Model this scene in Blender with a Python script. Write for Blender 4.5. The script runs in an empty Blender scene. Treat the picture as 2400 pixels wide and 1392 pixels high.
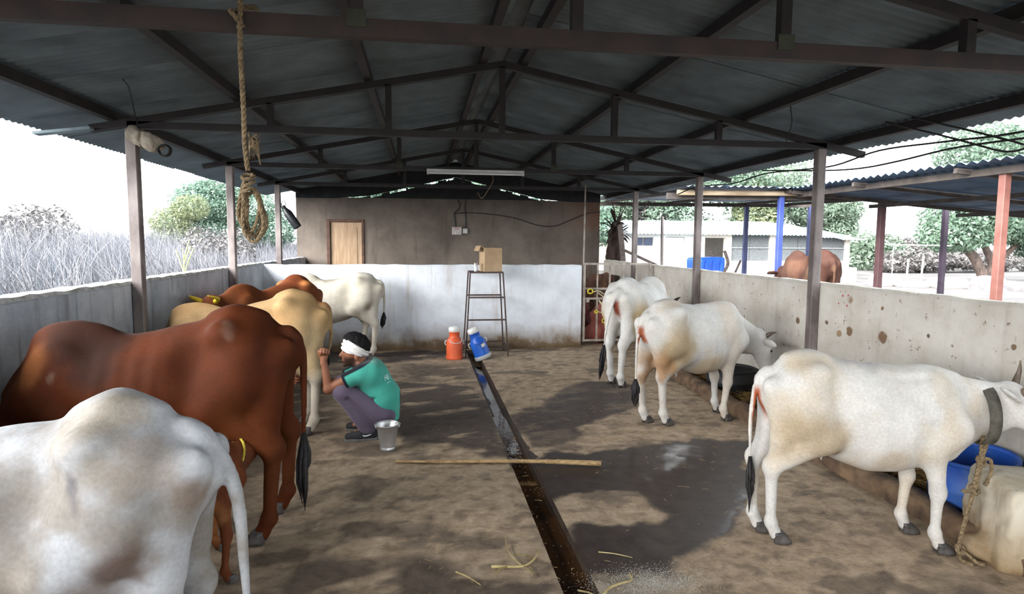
import bpy, math, random
import numpy as np
from mathutils import Vector, Matrix

S = bpy.context.scene
C = S.collection
rnd = random.Random(7)
R = math.radians

# ------------------------------------------------------------------ camera
EYE = np.array([0.0, 0.0, 1.65])
def _axes(yaw, pitch, roll):
    f = np.array([math.sin(yaw)*math.cos(pitch), math.cos(yaw)*math.cos(pitch), math.sin(pitch)])
    r = np.array([math.cos(yaw), -math.sin(yaw), 0.0])
    u = np.cross(r, f)
    return r*math.cos(roll)+u*math.sin(roll), -r*math.sin(roll)+u*math.cos(roll), f
_r, _u, _f = _axes(R(8.3135), R(-5.1471), R(0.3765))
cam = bpy.data.objects.new('camera', bpy.data.cameras.new('camera'))
C.objects.link(cam)
cam.data.sensor_width = 36.0
cam.data.lens = 1453.07/2400*36
cam.data.clip_start = 0.05
cam.data.clip_end = 2000
cam.matrix_world = Matrix(((_r[0], _u[0], -_f[0], EYE[0]), (_r[1], _u[1], -_f[1], EYE[1]),
                           (_r[2], _u[2], -_f[2], EYE[2]), (0, 0, 0, 1)))
S.camera = cam

# ------------------------------------------------------------------ sky, sun, exposure
W = bpy.data.worlds.new('hazy_sky'); S.world = W; W.use_nodes = True
_bg = W.node_tree.nodes['Background']
_bg.inputs[0].default_value = (0.90, 0.955, 1.0, 1)
_bg.inputs[1].default_value = 1.0
_sun = bpy.data.objects.new('hazy_sun', bpy.data.lights.new('hazy_sun', 'SUN')); C.objects.link(_sun)
_sun.data.energy = 3.0
_sun.data.angle = R(55)
_sun.data.color = (1.0, 0.98, 0.96)
_sun.rotation_euler = Vector((0.72, 0.55, -0.45)).to_track_quat('-Z', 'Y').to_euler()
S.view_settings.view_transform = 'Standard'
S.view_settings.look = 'None'
S.view_settings.gamma = 1.0
S.view_settings.use_curve_mapping = False
S.view_settings.exposure = 2.5
S.cycles.use_denoising = True
S.cycles.max_bounces = 5
S.cycles.diffuse_bounces = 4
S.cycles.glossy_bounces = 2
S.cycles.transmission_bounces = 2
S.cycles.caustics_reflective = False
S.cycles.caustics_refractive = False
S.cycles.sample_clamp_indirect = 6.0

# ------------------------------------------------------------------ helpers: tagging, materials, meshes
def tag(o, label=None, cat=None, group=None, kind=None):
    if label: o['label'] = label
    if cat: o['category'] = cat
    if group: o['group'] = group
    if kind: o['kind'] = kind
    return o

def lin(c):
    c = [v/255.0 for v in c]
    return tuple(v/12.92 if v <= 0.04045 else ((v+0.055)/1.055)**2.4 for v in c)

def empty(name, loc=(0, 0, 0), rz=0.0):
    o = bpy.data.objects.new(name, None); C.objects.link(o)
    o.location = loc; o.rotation_euler = (0, 0, rz); o.empty_display_size = 0.1
    return o

def nodes(m):
    m.use_nodes = True
    nt = m.node_tree
    return nt, nt.nodes['Principled BSDF']

def N(nt, t, **kw):
    n = nt.nodes.new(t)
    for k, v in kw.items():
        if k.startswith('i_'):
            key = k[2:].replace('_', ' ')
            n.inputs[key].default_value = v
        else:
            setattr(n, k, v)
    return n

def ramp(nt, fac, stops):
    n = nt.nodes.new('ShaderNodeValToRGB')
    e = n.color_ramp.elements
    while len(e) > 1: e.remove(e[-1])
    e[0].position, e[0].color = stops[0][0], tuple(stops[0][1])+(1,) if len(stops[0][1]) == 3 else stops[0][1]
    for p, c in stops[1:]:
        k = e.new(p); k.color = tuple(c)+(1,) if len(c) == 3 else c
    nt.links.new(fac, n.inputs[0])
    return n.outputs[0]

def mix(nt, fac, a, b, mode='MIX'):
    n = nt.nodes.new('ShaderNodeMix'); n.data_type = 'RGBA'; n.blend_type = mode
    L = nt.links
    for v, s in ((fac, n.inputs[0]), (a, n.inputs[6]), (b, n.inputs[7])):
        if hasattr(v, 'is_linked'): L.new(v, s)
        elif isinstance(v, (int, float)): s.default_value = v
        else: s.default_value = tuple(v)+(1,) if len(v) == 3 else v
    return n.outputs[2]

def noise(nt, co, scale, detail=4, rough=0.55, dist=0.0):
    n = nt.nodes.new('ShaderNodeTexNoise')
    n.inputs['Scale'].default_value = scale; n.inputs['Detail'].default_value = detail
    n.inputs['Roughness'].default_value = rough; n.inputs['Distortion'].default_value = dist
    if co is not None: nt.links.new(co, n.inputs['Vector'])
    return n.outputs[0]

def mapping(nt, co, scale=(1, 1, 1), rot=(0, 0, 0)):
    n = nt.nodes.new('ShaderNodeMapping'); nt.links.new(co, n.inputs[0])
    n.inputs['Scale'].default_value = scale; n.inputs['Rotation'].default_value = rot
    return n.outputs[0]

def coord(nt, kind='Object'):
    return nt.nodes.new('ShaderNodeTexCoord').outputs[kind]

def bump(nt, bs, h, strength=0.3, dist=0.01):
    n = nt.nodes.new('ShaderNodeBump'); n.inputs['Strength'].default_value = strength
    n.inputs['Distance'].default_value = dist
    nt.links.new(h, n.inputs['Height']); nt.links.new(n.outputs[0], bs.inputs['Normal'])

_M = {}
def mat(name, col, col2=None, scale=8.0, rough=0.7, metal=0.0, bmp=0.0, detail=5, stretch=(1, 1, 1), lo=0.35, hi=0.68, spec=0.5):
    """plain procedural material: two colours mixed by noise, optional relief"""
    if name in _M: return _M[name]
    m = bpy.data.materials.new(name); _M[name] = m
    nt, bs = nodes(m)
    co = mapping(nt, coord(nt), stretch)
    n = noise(nt, co, scale, detail)
    c2 = col2 if col2 else tuple(v*0.78 for v in col)
    nt.links.new(ramp(nt, n, [(lo, c2), (hi, col)]), bs.inputs['Base Color'])
    bs.inputs['Roughness'].default_value = rough
    bs.inputs['Metallic'].default_value = metal
    bs.inputs['Specular IOR Level'].default_value = spec
    if bmp: bump(nt, bs, noise(nt, co, scale*3, 4), bmp, 0.006)
    return m

def mesh_from(name, V, F):
    me = bpy.data.meshes.new(name)
    V = np.asarray(V, dtype=np.float32)
    if isinstance(F, np.ndarray) and F.ndim == 2:
        n = F.shape[1]
        me.vertices.add(len(V)); me.vertices.foreach_set('co', V.ravel())
        me.loops.add(F.size); me.loops.foreach_set('vertex_index', F.astype(np.int32).ravel())
        me.polygons.add(len(F)); me.polygons.foreach_set('loop_start', np.arange(0, F.size, n, dtype=np.int32))
        me.update(calc_edges=True); me.validate()
    else:
        me.from_pydata([tuple(map(float, v)) for v in V], [], [tuple(int(i) for i in f) for f in F]); me.update()
    return me

def mk(name, VF, m, parent=None, smooth=False, loc=None):
    V, F = VF
    me = mesh_from(name, V, F)
    if smooth: me.polygons.foreach_set('use_smooth', np.ones(len(me.polygons), dtype=bool))
    if m: me.materials.append(m)
    o = bpy.data.objects.new(name, me); C.objects.link(o)
    if parent: o.parent = parent
    if loc is not None: o.location = loc
    return o

def inst(src, name, parent=None, loc=(0, 0, 0), rot=(0, 0, 0), scale=(1, 1, 1)):
    o = bpy.data.objects.new(name, src.data); C.objects.link(o)
    o.parent = parent; o.location = loc; o.rotation_euler = rot; o.scale = scale
    return o

class MB:
    """collects simple solids into one mesh"""
    def __init__(s): s.V = []; s.F = []
    def add(s, V, F):
        b = len(s.V); s.V += [tuple(v) for v in V]; s.F += [tuple(i+b for i in f) for f in F]; return s
    def box(s, a, b, bev=0.0, M=None):
        x0, y0, z0 = a; x1, y1, z1 = b
        if bev <= 0:
            V = [(x0,y0,z0),(x1,y0,z0),(x1,y1,z0),(x0,y1,z0),(x0,y0,z1),(x1,y0,z1),(x1,y1,z1),(x0,y1,z1)]
            F = [(3,2,1,0),(4,5,6,7),(0,1,5,4),(1,2,6,5),(2,3,7,6),(3,0,4,7)]
        else:
            V = []; F = []
            lo = (x0, y0, z0); hi = (x1, y1, z1); idx = {}
            for ax in range(3):
                for sx in (0, 1):
                    for sy in (0, 1):
                        for sz in (0, 1):
                            sg = (sx, sy, sz)
                            p = [(hi[k]-bev if sg[k] else lo[k]+bev) for k in range(3)]
                            p[ax] = hi[ax] if sg[ax] else lo[ax]
                            idx[(ax,)+sg] = len(V); V.append(tuple(p))
            for ax in range(3):
                a1, a2 = (ax+1) % 3, (ax+2) % 3
                for sg in (0, 1):
                    q = []
                    for u, v in ((0,0),(1,0),(1,1),(0,1)):
                        k = [0,0,0]; k[ax] = sg; k[a1] = u; k[a2] = v; q.append(idx[(ax,)+tuple(k)])
                    F.append(tuple(q) if sg else tuple(reversed(q)))
            for ax in range(3):      # edges parallel to ax
                a1, a2 = (ax+1) % 3, (ax+2) % 3
                for u in (0, 1):
                    for v in (0, 1):
                        k0 = [0,0,0]; k0[a1] = u; k0[a2] = v; k1 = list(k0); k1[ax] = 1
                        q = (idx[(a1,)+tuple(k0)], idx[(a1,)+tuple(k1)], idx[(a2,)+tuple(k1)], idx[(a2,)+tuple(k0)])
                        F.append(q if (u ^ v) else tuple(reversed(q)))
            for sx in (0, 1):
                for sy in (0, 1):
                    for sz in (0, 1):
                        q = tuple(idx[(a,sx,sy,sz)] for a in range(3))
                        F.append(q if (sx+sy+sz) % 2 else tuple(reversed(q)))
        if M is not None: V = [tuple(M @ Vector(v)) for v in V]
        return s.add(V, F)
    def bar(s, p, q, w, h, up=(0, 0, 1)):
        """rectangular bar from p to q"""
        p = Vector(p); q = Vector(q); d = q-p; L = d.length; d.normalize()
        up = Vector(up)
        if abs(d.dot(up)) > 0.98: up = Vector((0, 1, 0))
        sd = d.cross(up).normalized(); u = sd.cross(d).normalized()
        V = []
        for e in (p, q):
            for a, b in ((-1,-1),(1,-1),(1,1),(-1,1)):
                V.append(tuple(e + sd*(a*w/2) + u*(b*h/2)))
        return s.add(V, [(0,1,2,3),(7,6,5,4),(0,4,5,1),(1,5,6,2),(2,6,7,3),(3,7,4,0)])
    def tube(s, pts, r, n=8, closed=False):
        pts = [Vector(p) for p in pts]; k = len(pts)
        rs = r if isinstance(r, (list, tuple)) else [r]*k
        V = []; F = []; nrm = None
        for i, p in enumerate(pts):
            if closed: t = (pts[(i+1) % k]-pts[i-1])
            else: t = pts[min(i+1, k-1)]-pts[max(i-1, 0)]
            t.normalize()
            if nrm is None:
                a = Vector((0, 0, 1)) if abs(t.z) < 0.9 else Vector((1, 0, 0))
                nrm = t.cross(a).normalized()
            else:
                nrm = (nrm - t*nrm.dot(t)).normalized()
            b = t.cross(nrm)
            for j in range(n):
                a = 2*math.pi*j/n
                V.append(tuple(p + (nrm*math.cos(a)+b*math.sin(a))*rs[i]))
        for i in range(k if closed else k-1):
            for j in range(n):
                i2 = (i+1) % k
                F.append((i*n+j, i*n+(j+1) % n, i2*n+(j+1) % n, i2*n+j))
        if not closed:
            F.append(tuple(range(n-1, -1, -1))); F.append(tuple((k-1)*n+j for j in range(n)))
        return s.add(V, F)
    def lathe(s, prof, n=24, M=None, cap=True):
        V = []; F = []
        for r, z in prof:
            for j in range(n):
                a = 2*math.pi*j/n; V.append((r*math.cos(a), r*math.sin(a), z))
        for i in range(len(prof)-1):
            for j in range(n):
                F.append((i*n+j, i*n+(j+1) % n, (i+1)*n+(j+1) % n, (i+1)*n+j))
        if cap:
            F.append(tuple(range(n-1, -1, -1))); b = (len(prof)-1)*n; F.append(tuple(b+j for j in range(n)))
        if M is not None: V = [tuple(M @ Vector(v)) for v in V]
        return s.add(V, F)
    def prism(s, poly, y0, y1, M=None):
        """polygon in x,z extruded along y"""
        n = len(poly)
        V = [(x, y0, z) for x, z in poly]+[(x, y1, z) for x, z in poly]
        F = [tuple(range(n)), tuple(range(2*n-1, n-1, -1))]
        F += [(j, j+n, (j+1) % n+n, (j+1) % n) for j in range(n)]
        if M is not None: V = [tuple(M @ Vector(v)) for v in V]
        return s.add(V, F)
    def out(s): return s.V, s.F
    def build(s, name, m, parent=None, smooth=False, loc=None): return mk(name, (s.V, s.F), m, parent, smooth, loc)

def smooth_pts(pts, n=6):
    """Catmull-Rom through the points"""
    P = [np.array(p, float) for p in pts]; P = [2*P[0]-P[1]]+P+[2*P[-1]-P[-2]]
    out = []
    for i in range(1, len(P)-2):
        for k in range(n):
            t = k/n
            out.append(0.5*((2*P[i])+(-P[i-1]+P[i+1])*t+(2*P[i-1]-5*P[i]+4*P[i+1]-P[i+2])*t*t+(-P[i-1]+3*P[i]-3*P[i+1]+P[i+2])*t**3))
    out.append(P[-2])
    return [tuple(map(float, p)) for p in out]

# ------------------------------------------------------------------ numpy noise, implicit surfaces
_lat = np.random.RandomState(3).rand(64, 64, 64).astype(np.float32)
def vnoise(x, y, z):
    xi = np.floor(x).astype(int); yi = np.floor(y).astype(int); zi = np.floor(z).astype(int)
    fx = x-xi; fy = y-yi; fz = z-zi
    fx = fx*fx*(3-2*fx); fy = fy*fy*(3-2*fy); fz = fz*fz*(3-2*fz)
    def g(a, b, c): return _lat[(xi+a) & 63, (yi+b) & 63, (zi+c) & 63]
    return ((g(0,0,0)*(1-fx)+g(1,0,0)*fx)*(1-fy)+(g(0,1,0)*(1-fx)+g(1,1,0)*fx)*fy)*(1-fz) + \
           ((g(0,0,1)*(1-fx)+g(1,0,1)*fx)*(1-fy)+(g(0,1,1)*(1-fx)+g(1,1,1)*fx)*fy)*fz
def fbm(x, y, z, o=4):
    a = 0.5; t = 0; s = 0
    for i in range(o):
        t = t+a*vnoise(x, y, z); s += a; a *= 0.5; x = x*2.03+7.1; y = y*2.03+3.7; z = z*2.03+1.3
    return t/s
def sstep(a, b, v):
    t = np.clip((v-a)/(b-a), 0, 1); return t*t*(3-2*t)

class Field:
    def __init__(s, lo, hi, h):
        s.lo = np.array(lo, float); s.h = h
        s.n = np.ceil((np.array(hi)-s.lo)/h).astype(int)+1
        s.ax = [(s.lo[i]+np.arange(s.n[i])*h).astype(np.float32) for i in range(3)]
        s.f = np.full(tuple(s.n), 9.0, np.float32)
    def _sub(s, lo, hi):
        a = np.clip(np.floor((np.array(lo)-s.lo)/s.h).astype(int), 0, s.n-1)
        b = np.clip(np.ceil((np.array(hi)-s.lo)/s.h).astype(int)+1, 1, s.n)
        sl = tuple(slice(a[i], b[i]) for i in range(3))
        x = s.ax[0][sl[0]][:, None, None]; y = s.ax[1][sl[1]][None, :, None]; z = s.ax[2][sl[2]][None, None, :]
        return sl, x, y, z
    def put(s, sl, d, k, op='u'):
        a = s.f[sl]
        if op == 'u':
            if k > 0:
                h = np.maximum(k-np.abs(a-d), 0)/k; s.f[sl] = np.minimum(a, d)-h*h*k*0.25
            else: s.f[sl] = np.minimum(a, d)
        else:           # subtract d
            d = -d
            if k > 0:
                h = np.maximum(k-np.abs(a-d), 0)/k; s.f[sl] = np.maximum(a, d)+h*h*k*0.25
            else: s.f[sl] = np.maximum(a, d)
    def cone(s, a, b, r1, r2, k=0.03, sy=1.0, op='u'):
        a = np.array(a, float); b = np.array(b, float); m = max(r1, r2)+k+3*s.h
        sl, x, y, z = s._sub(np.minimum(a, b)-m, np.maximum(a, b)+m)
        ab = (b-a)*np.array([1, sy, 1]); px = x-a[0]; py = (y-a[1])*sy; pz = z-a[2]
        t = np.clip((px*ab[0]+py*ab[1]+pz*ab[2])/max(ab@ab, 1e-9), 0, 1)
        d = np.sqrt((px-t*ab[0])**2+(py-t*ab[1])**2+(pz-t*ab[2])**2)-(r1+t*(r2-r1))
        s.put(sl, d, k, op)
    def ell(s, c, r, k=0.03, M=None, op='u'):
        c = np.array(c, float); r = np.array(r, float); m = r.max()+k+3*s.h
        sl, x, y, z = s._sub(c-m, c+m)
        p = [x-c[0], y-c[1], z-c[2]]
        if M is not None:
            p = [p[0]*M[i][0]+p[1]*M[i][1]+p[2]*M[i][2] for i in range(3)]
        k0 = np.sqrt((p[0]/r[0])**2+(p[1]/r[1])**2+(p[2]/r[2])**2)
        k1 = np.sqrt((p[0]/r[0]**2)**2+(p[1]/r[1]**2)**2+(p[2]/r[2]**2)**2)
        s.put(sl, k0*(k0-1)/np.maximum(k1, 1e-6), k, op)
    def chain(s, pts, rs, k=0.03, sy=1.0):
        for i in range(len(pts)-1): s.cone(pts[i], pts[i+1], rs[i], rs[i+1], k, sy)
    def cut(s, fn, k=0.0):
        """keep where fn(x,y,z) < 0"""
        d = fn(s.ax[0][:, None, None], s.ax[1][None, :, None], s.ax[2][None, None, :])
        s.put((slice(None),)*3, -d, k, 's')
    def mesh(s):
        f = s.f; ins = f < 0
        nx, ny, nz = f.shape
        cnt = np.zeros((nx-1, ny-1, nz-1), np.uint8)
        for i in (0, 1):
            for j in (0, 1):
                for k in (0, 1): cnt += ins[i:nx-1+i, j:ny-1+j, k:nz-1+k]
        act = np.argwhere((cnt > 0) & (cnt < 8))
        idx = np.full(cnt.shape, -1, np.int64); idx[tuple(act.T)] = np.arange(len(act))
        P = np.zeros((len(act), 3)); w = np.zeros(len(act))
        corners = [(i, j, k) for i in (0, 1) for j in (0, 1) for k in (0, 1)]
        for a in corners:
            for ax in range(3):
                if a[ax]: continue
                b = list(a); b[ax] = 1
                fa = f[act[:, 0]+a[0], act[:, 1]+a[1], act[:, 2]+a[2]]
                fb = f[act[:, 0]+b[0], act[:, 1]+b[1], act[:, 2]+b[2]]
                m = (fa < 0) != (fb < 0)
                t = np.where(m, fa/np.where(fa == fb, 1, fa-fb), 0)
                q = np.array(a, float)[None]+t[:, None]*np.eye(3)[ax][None]
                P += q*m[:, None]; w += m
        P = (act+P/w[:, None])*s.h+s.lo
        Q = []
        for ax in range(3):
            o1, o2 = (ax+1) % 3, (ax+2) % 3
            sa = [slice(None)]*3; sb = [slice(None)]*3
            sa[ax] = slice(0, -1); sb[ax] = slice(1, None)
            A = ins[tuple(sa)]; B = ins[tuple(sb)]
            e = np.argwhere(A != B)
            e = e[(e[:, o1] > 0) & (e[:, o2] > 0) & (e[:, o1] < f.shape[o1]-1) & (e[:, o2] < f.shape[o2]-1)]
            def c(d1, d2):
                q = e.copy(); q[:, o1] -= d1; q[:, o2] -= d2; return idx[tuple(q.T)]
            quad = np.stack([c(1, 1), c(0, 1), c(0, 0), c(1, 0)], 1)
            fl = B[tuple(e.T)]
            quad[fl] = quad[fl][:, ::-1]
            Q.append(quad)
        return P, np.concatenate(Q)

def paint(o, col, name='coat'):
    """per-vertex colour of the thing itself (coat, print, stain)"""
    at = o.data.color_attributes.new(name, 'FLOAT_COLOR', 'POINT')
    c = np.ones((len(o.data.vertices), 4), np.float32); c[:, :3] = np.clip(col, 0, 1)
    at.data.foreach_set('color', c.ravel())

def coat_mat(name, rough=0.75, fine=70.0, amt=0.18, sheen=0.0, bmp=0.2, attr='coat', spec=0.12):
    if name in _M: return _M[name]
    m = bpy.data.materials.new(name); _M[name] = m
    nt, bs = nodes(m)
    a = nt.nodes.new('ShaderNodeAttribute'); a.attribute_name = attr
    co = coord(nt)
    n1 = noise(nt, co, fine, 3); n2 = noise(nt, co, 7.0, 4)
    v = ramp(nt, n1, [(0.25, (1-amt,)*3), (0.75, (1.0+amt*0.3,)*3)])
    v2 = ramp(nt, n2, [(0.3, (0.92, 0.91, 0.90)), (0.7, (1.04, 1.04, 1.04))])
    nt.links.new(mix(nt, 1.0, mix(nt, 1.0, a.outputs[0], v, 'MULTIPLY'), v2, 'MULTIPLY'), bs.inputs['Base Color'])
    bs.inputs['Roughness'].default_value = rough
    bs.inputs['Specular IOR Level'].default_value = spec
    bs.inputs['Sheen Weight'].default_value = sheen
    bs.inputs['Sheen Roughness'].default_value = 0.4
    if bmp: bump(nt, bs, noise(nt, co, fine*3, 2), bmp, 0.003)
    return m
# ------------------------------------------------------------------ setting: floor with gutter, kerb
def floor_mat():
    m = bpy.data.materials.new('dung_stained_concrete'); nt, bs = nodes(m)
    co = coord(nt)
    a = nt.nodes.new('ShaderNodeAttribute'); a.attribute_name = 'wet'
    n1 = noise(nt, co, 9, 8, 0.65, 0.4); n2 = noise(nt, mapping(nt, co, (1, 2.2, 1)), 22, 6, 0.7); n3 = noise(nt, co, 90, 3)
    dry = ramp(nt, n1, [(0.3, lin((122, 104, 86))), (0.5, lin((160, 140, 116))), (0.72, lin((184, 164, 140)))])
    wet = ramp(nt, n1, [(0.3, lin((37, 29, 27))), (0.7, lin((67, 56, 51)))])
    c = mix(nt, a.outputs[2], dry, wet)
    c = mix(nt, ramp(nt, n2, [(0.54, (0, 0, 0)), (0.70, (0.45, 0.45, 0.45))]), c, lin((58, 44, 36)))
    c = mix(nt, ramp(nt, n3, [(0.68, (0, 0, 0)), (0.76, (0.5, 0.5, 0.5))]), c, lin((150, 128, 96)))
    pa = nt.nodes.new('ShaderNodeAttribute'); pa.attribute_name = 'pale'
    c = mix(nt, pa.outputs[2], c, lin((196, 192, 186)))
    nt.links.new(c, bs.inputs['Base Color'])
    w2 = nt.nodes.new('ShaderNodeAttribute'); w2.attribute_name = 'pool'
    mr = nt.nodes.new('ShaderNodeMapRange'); nt.links.new(w2.outputs[2], mr.inputs[0])
    mr.inputs[3].default_value = 0.92; mr.inputs[4].default_value = 0.2
    nt.links.new(mr.outputs[0], bs.inputs['Roughness'])
    cw_ = nt.nodes.new('ShaderNodeMapRange'); nt.links.new(w2.outputs[2], cw_.inputs[0]); cw_.inputs[1].default_value = 0.5; cw_.inputs[4].default_value = 0.9
    nt.links.new(cw_.outputs[0], bs.inputs['Coat Weight']); bs.inputs['Coat Roughness'].default_value = 0.14
    mb = nt.nodes.new('ShaderNodeMapRange'); nt.links.new(w2.outputs[2], mb.inputs[0])
    mb.inputs[3].default_value = 0.45; mb.inputs[4].default_value = 0.1
    b = nt.nodes.new('ShaderNodeBump'); nt.links.new(mb.outputs[0], b.inputs['Strength']); b.inputs['Distance'].default_value = 0.015
    nt.links.new(noise(nt, co, 16, 8, 0.65), b.inputs['Height']); nt.links.new(b.outputs[0], bs.inputs['Normal'])
    return m

def poly_mask(x, y, poly, soft):
    """>0.5 inside the polygon, soft edge in metres"""
    d = np.full(x.shape, 1e9); ins = np.zeros(x.shape, bool)
    n = len(poly)
    for i in range(n):
        ax, ay = poly[i]; bx, by = poly[(i+1) % n]
        dx, dy = bx-ax, by-ay
        t = np.clip(((x-ax)*dx+(y-ay)*dy)/(dx*dx+dy*dy+1e-9), 0, 1)
        d = np.minimum(d, np.hypot(x-ax-t*dx, y-ay-t*dy))
        c = ((ay > y) != (by > y)) & (x < (bx-ax)*(y-ay)/(by-ay+1e-12)+ax)
        ins ^= c
    return sstep(-soft, soft, np.where(ins, d, -d))

FLOOR = floor_mat()
WET = [  # stains where urine and wash water ran (metres): outline, strength, edge softness
    ([(0.83, 5.75), (1.2, 6.01), (1.55, 6.82), (1.96, 7.12), (2.3, 6.9), (2.47, 6.71), (2.3, 6.07), (1.82, 5.63), (1.43, 5.26), (1.32, 4.94), (1.04, 4.73), (0.83, 4.75), (0.83, 5.23)], .95, .05),
    ([(0.80, 4.46), (1.01, 4.69), (1.25, 4.58), (1.44, 4.68), (1.7, 4.64), (1.96, 4.78), (2.36, 4.86), (2.75, 4.76), (2.32, 4.0), (1.94, 3.45), (1.73, 3.19), (1.53, 3.03), (1.28, 2.96), (1.14, 2.8), (1.05, 2.84), (0.8, 2.81), (0.8, 2.95), (0.8, 3.37), (0.96, 3.44), (1.1, 3.37), (1.42, 3.45), (1.46, 3.56), (1.37, 3.86), (0.91, 3.86), (0.8, 3.79), (0.8, 4.19)], 1.0, .035),
    ([(-0.35, 7.3), (0.57, 6.94), (0.68, 6.27), (0.68, 4.63), (0.46, 4.65), (0.37, 4.85), (0.16, 4.96), (-0.18, 5.05), (-0.28, 5.37), (-0.26, 6.06)], .9, .06),
    ([(-2.3, 9.4), (2.45, 9.4), (2.4, 9.2), (0.9, 9.1), (0.5, 8.8), (-0.3, 8.45), (-2.3, 8.4)], 1.0, .15),
    ([(-0.5, 3.19), (-0.0, 3.16), (0.18, 3.04), (0.32, 2.94), (0.46, 2.86), (0.68, 2.85), (0.68, 2.2), (-.9, 2.2), (-.9, 2.9)], .8, .1),
    ([(-2.3, 8.5), (-0.6, 8.3), (-0.9, 6.5), (-0.8, 5.6), (-1.2, 4.3), (-2.3, 4.3)], .75, .25),
    ([(1.9, 2.2), (2.6, 2.6), (2.7, 2.3), (2.0, 1.9)], .6, .15),
    ([(-.3, 8.3), (.6, 8.2), (.66, 7.0), (-.2, 7.3)], .7, .2),
]
POOL = [([(1.83, 4.63), (2.2, 4.83), (2.33, 4.65), (2.03, 4.17), (1.71, 4.02), (1.6, 4.09)], 1.0), ([(2.09, 4.03), (2.5, 4.32), (2.03, 3.49), (1.77, 3.29), (1.75, 3.62)], .8)]
def blob2(x, y, c, r): return np.exp(-(((x-c[0])/r[0])**2+((y-c[1])/r[1])**2))
def floor_slab(name, x0, x1, y0, y1, h=0.03):
    nx = int((x1-x0)/h)+1; ny = int((y1-y0)/h)+1
    X, Y = np.meshgrid(np.linspace(x0, x1, nx), np.linspace(y0, y1, ny), indexing='ij')
    x = X.ravel(); y = Y.ravel()
    q = 0.16*(fbm(x*4.2, y*4.2, x*0+2.0)-0.5)
    q2 = 0.16*(fbm(x*4.2+9, y*4.2, x*0+5.0)-0.5)
    q = q+.06*(fbm(x*15, y*15, x*0+31, 3)-.5); q2 = q2+.06*(fbm(x*15, y*15, x*0+37, 3)-.5)
    wet = np.zeros_like(x)
    for poly, amt, soft in WET:
        wet = np.maximum(wet, amt*poly_mask(x+q, y+q2*1.6, poly, soft))
    st = fbm(x*2.6+y*1.0, y*6.5-x*2.2, x*0+9, 5)       # run-off streaks towards the gutter
    core = np.maximum(poly_mask(x+q, y+q2, WET[1][0], .03), poly_mask(x+q, y+q2, WET[0][0], .03)*.8)
    wet = wet*np.maximum(sstep(0.30, 0.46, st), core)
    wet = np.maximum(wet, sstep(0.60, 0.68, fbm(x*2.7, y*4.6, x*0+4, 5))*0.6)
    wet = np.maximum(wet, sstep(0.60, 0.70, fbm(x*9, y*12, x*0+14, 4))*0.45)
    pool = 0.32*wet+.25*core
    for poly, amt in POOL:
        pool = np.maximum(pool, amt*poly_mask(x+q*2, y+q2*2, poly, .26)*(.62+.38*sstep(0.36, 0.52, fbm(x*7, y*7, x*0+17, 4))))
    pale = blob2(x+q, y+q2, (1.06, 2.74), (.17, .08))*sstep(.3, .6, fbm(x*12, y*12, x*0+21, 4))
    z = 0.02*(fbm(x*1.1, y*1.1, x*0+1)-0.5)+0.008*(fbm(x*7, y*7, x*0+3)-0.5)
    z = z*(1-0.7*pool)
    edge = np.minimum.reduce([x-x0, x1-x])
    z = z-0.006*np.exp(-edge/0.03)-0.004
    V = np.stack([x, y, z], 1)
    I = np.arange(nx*ny).reshape(nx, ny)
    F = np.stack([I[:-1, :-1], I[1:, :-1], I[1:, 1:], I[:-1, 1:]], -1).reshape(-1, 4)
    o = mk(name, (V, F), FLOOR, None, True)
    for nm, val in (('wet', wet), ('pool', pool), ('pale', pale)):
        at = o.data.attributes.new(nm, 'FLOAT', 'POINT'); at.data.foreach_set('value', val.astype(np.float32))
    return tag(o, kind='structure')

GX0, GX1 = 0.655, 0.825            # the gutter
floor_slab('floor', -2.27, GX0, 1.2, 12.75, .024)
floor_slab('floor', GX1, 3.68, 1.2, 12.75, .024)
floor_slab('floor', -2.27, GX0, -6.0, 1.2, .1)
floor_slab('floor', GX1, 3.68, -6.0, 1.2, .1)
floor_slab('floor', GX0, GX1, 9.3, 12.75)
gm = mat('gutter_concrete', lin((74, 62, 52)), lin((40, 32, 27)), 9, 0.5, bmp=0.4)
g = MB()
g.box((GX0-0.05, -6.0, -0.16), (GX1+0.05, 9.32, -0.085)); g.box((GX0-0.06, -6.0, -0.16), (GX0, 9.32, -0.012)); g.box((GX1, -6.0, -0.16), (GX1+0.06, 9.32, -0.012))
g.box((GX0, 9.3, -0.16), (GX1, 9.36, -0.012))
tag(g.build('floor_gutter', gm), kind='structure')
wm = bpy.data.materials.new('dirty_water'); nt, bs = nodes(wm)
wn = noise(nt, coord(nt), 5, 5)
nt.links.new(ramp(nt, wn, [(0.35, lin((38, 24, 12))), (0.6, lin((70, 44, 20))), (0.75, lin((92, 62, 30)))]), bs.inputs['Base Color'])
bs.inputs['Roughness'].default_value = 0.06; bump(nt, bs, noise(nt, coord(nt), 14, 3), 0.12, 0.01)
def strip(x0, x1, y0, y1, z, k=60, wig=0.012, seed=0):
    V = []; F = []
    r_ = random.Random(seed)
    for i in range(k+1):
        y = y0+(y1-y0)*i/k
        a = 0.0 if i in (0, k) else r_.uniform(-wig, wig)
        V += [(x0+max(a, 0), y, z), (x1+min(a, 0), y, z)]
    for i in range(k): F.append((2*i, 2*i+1, 2*i+3, 2*i+2))
    return V, F
w_ = mk('gutter_water', strip(GX0-0.004, GX1+0.004, -6.0, 5.9, -0.066), wm); tag(w_, 'dark brown water standing in the floor gutter', 'water', kind='stuff')
w_ = mk('gutter_water', strip(GX0+0.05, GX1+0.004, 5.9, 9.2, -0.0835, 40, 0.03, 4), wm); tag(w_, 'thin trickle of dirty water at the far end of the gutter', 'water', kind='stuff')

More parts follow.
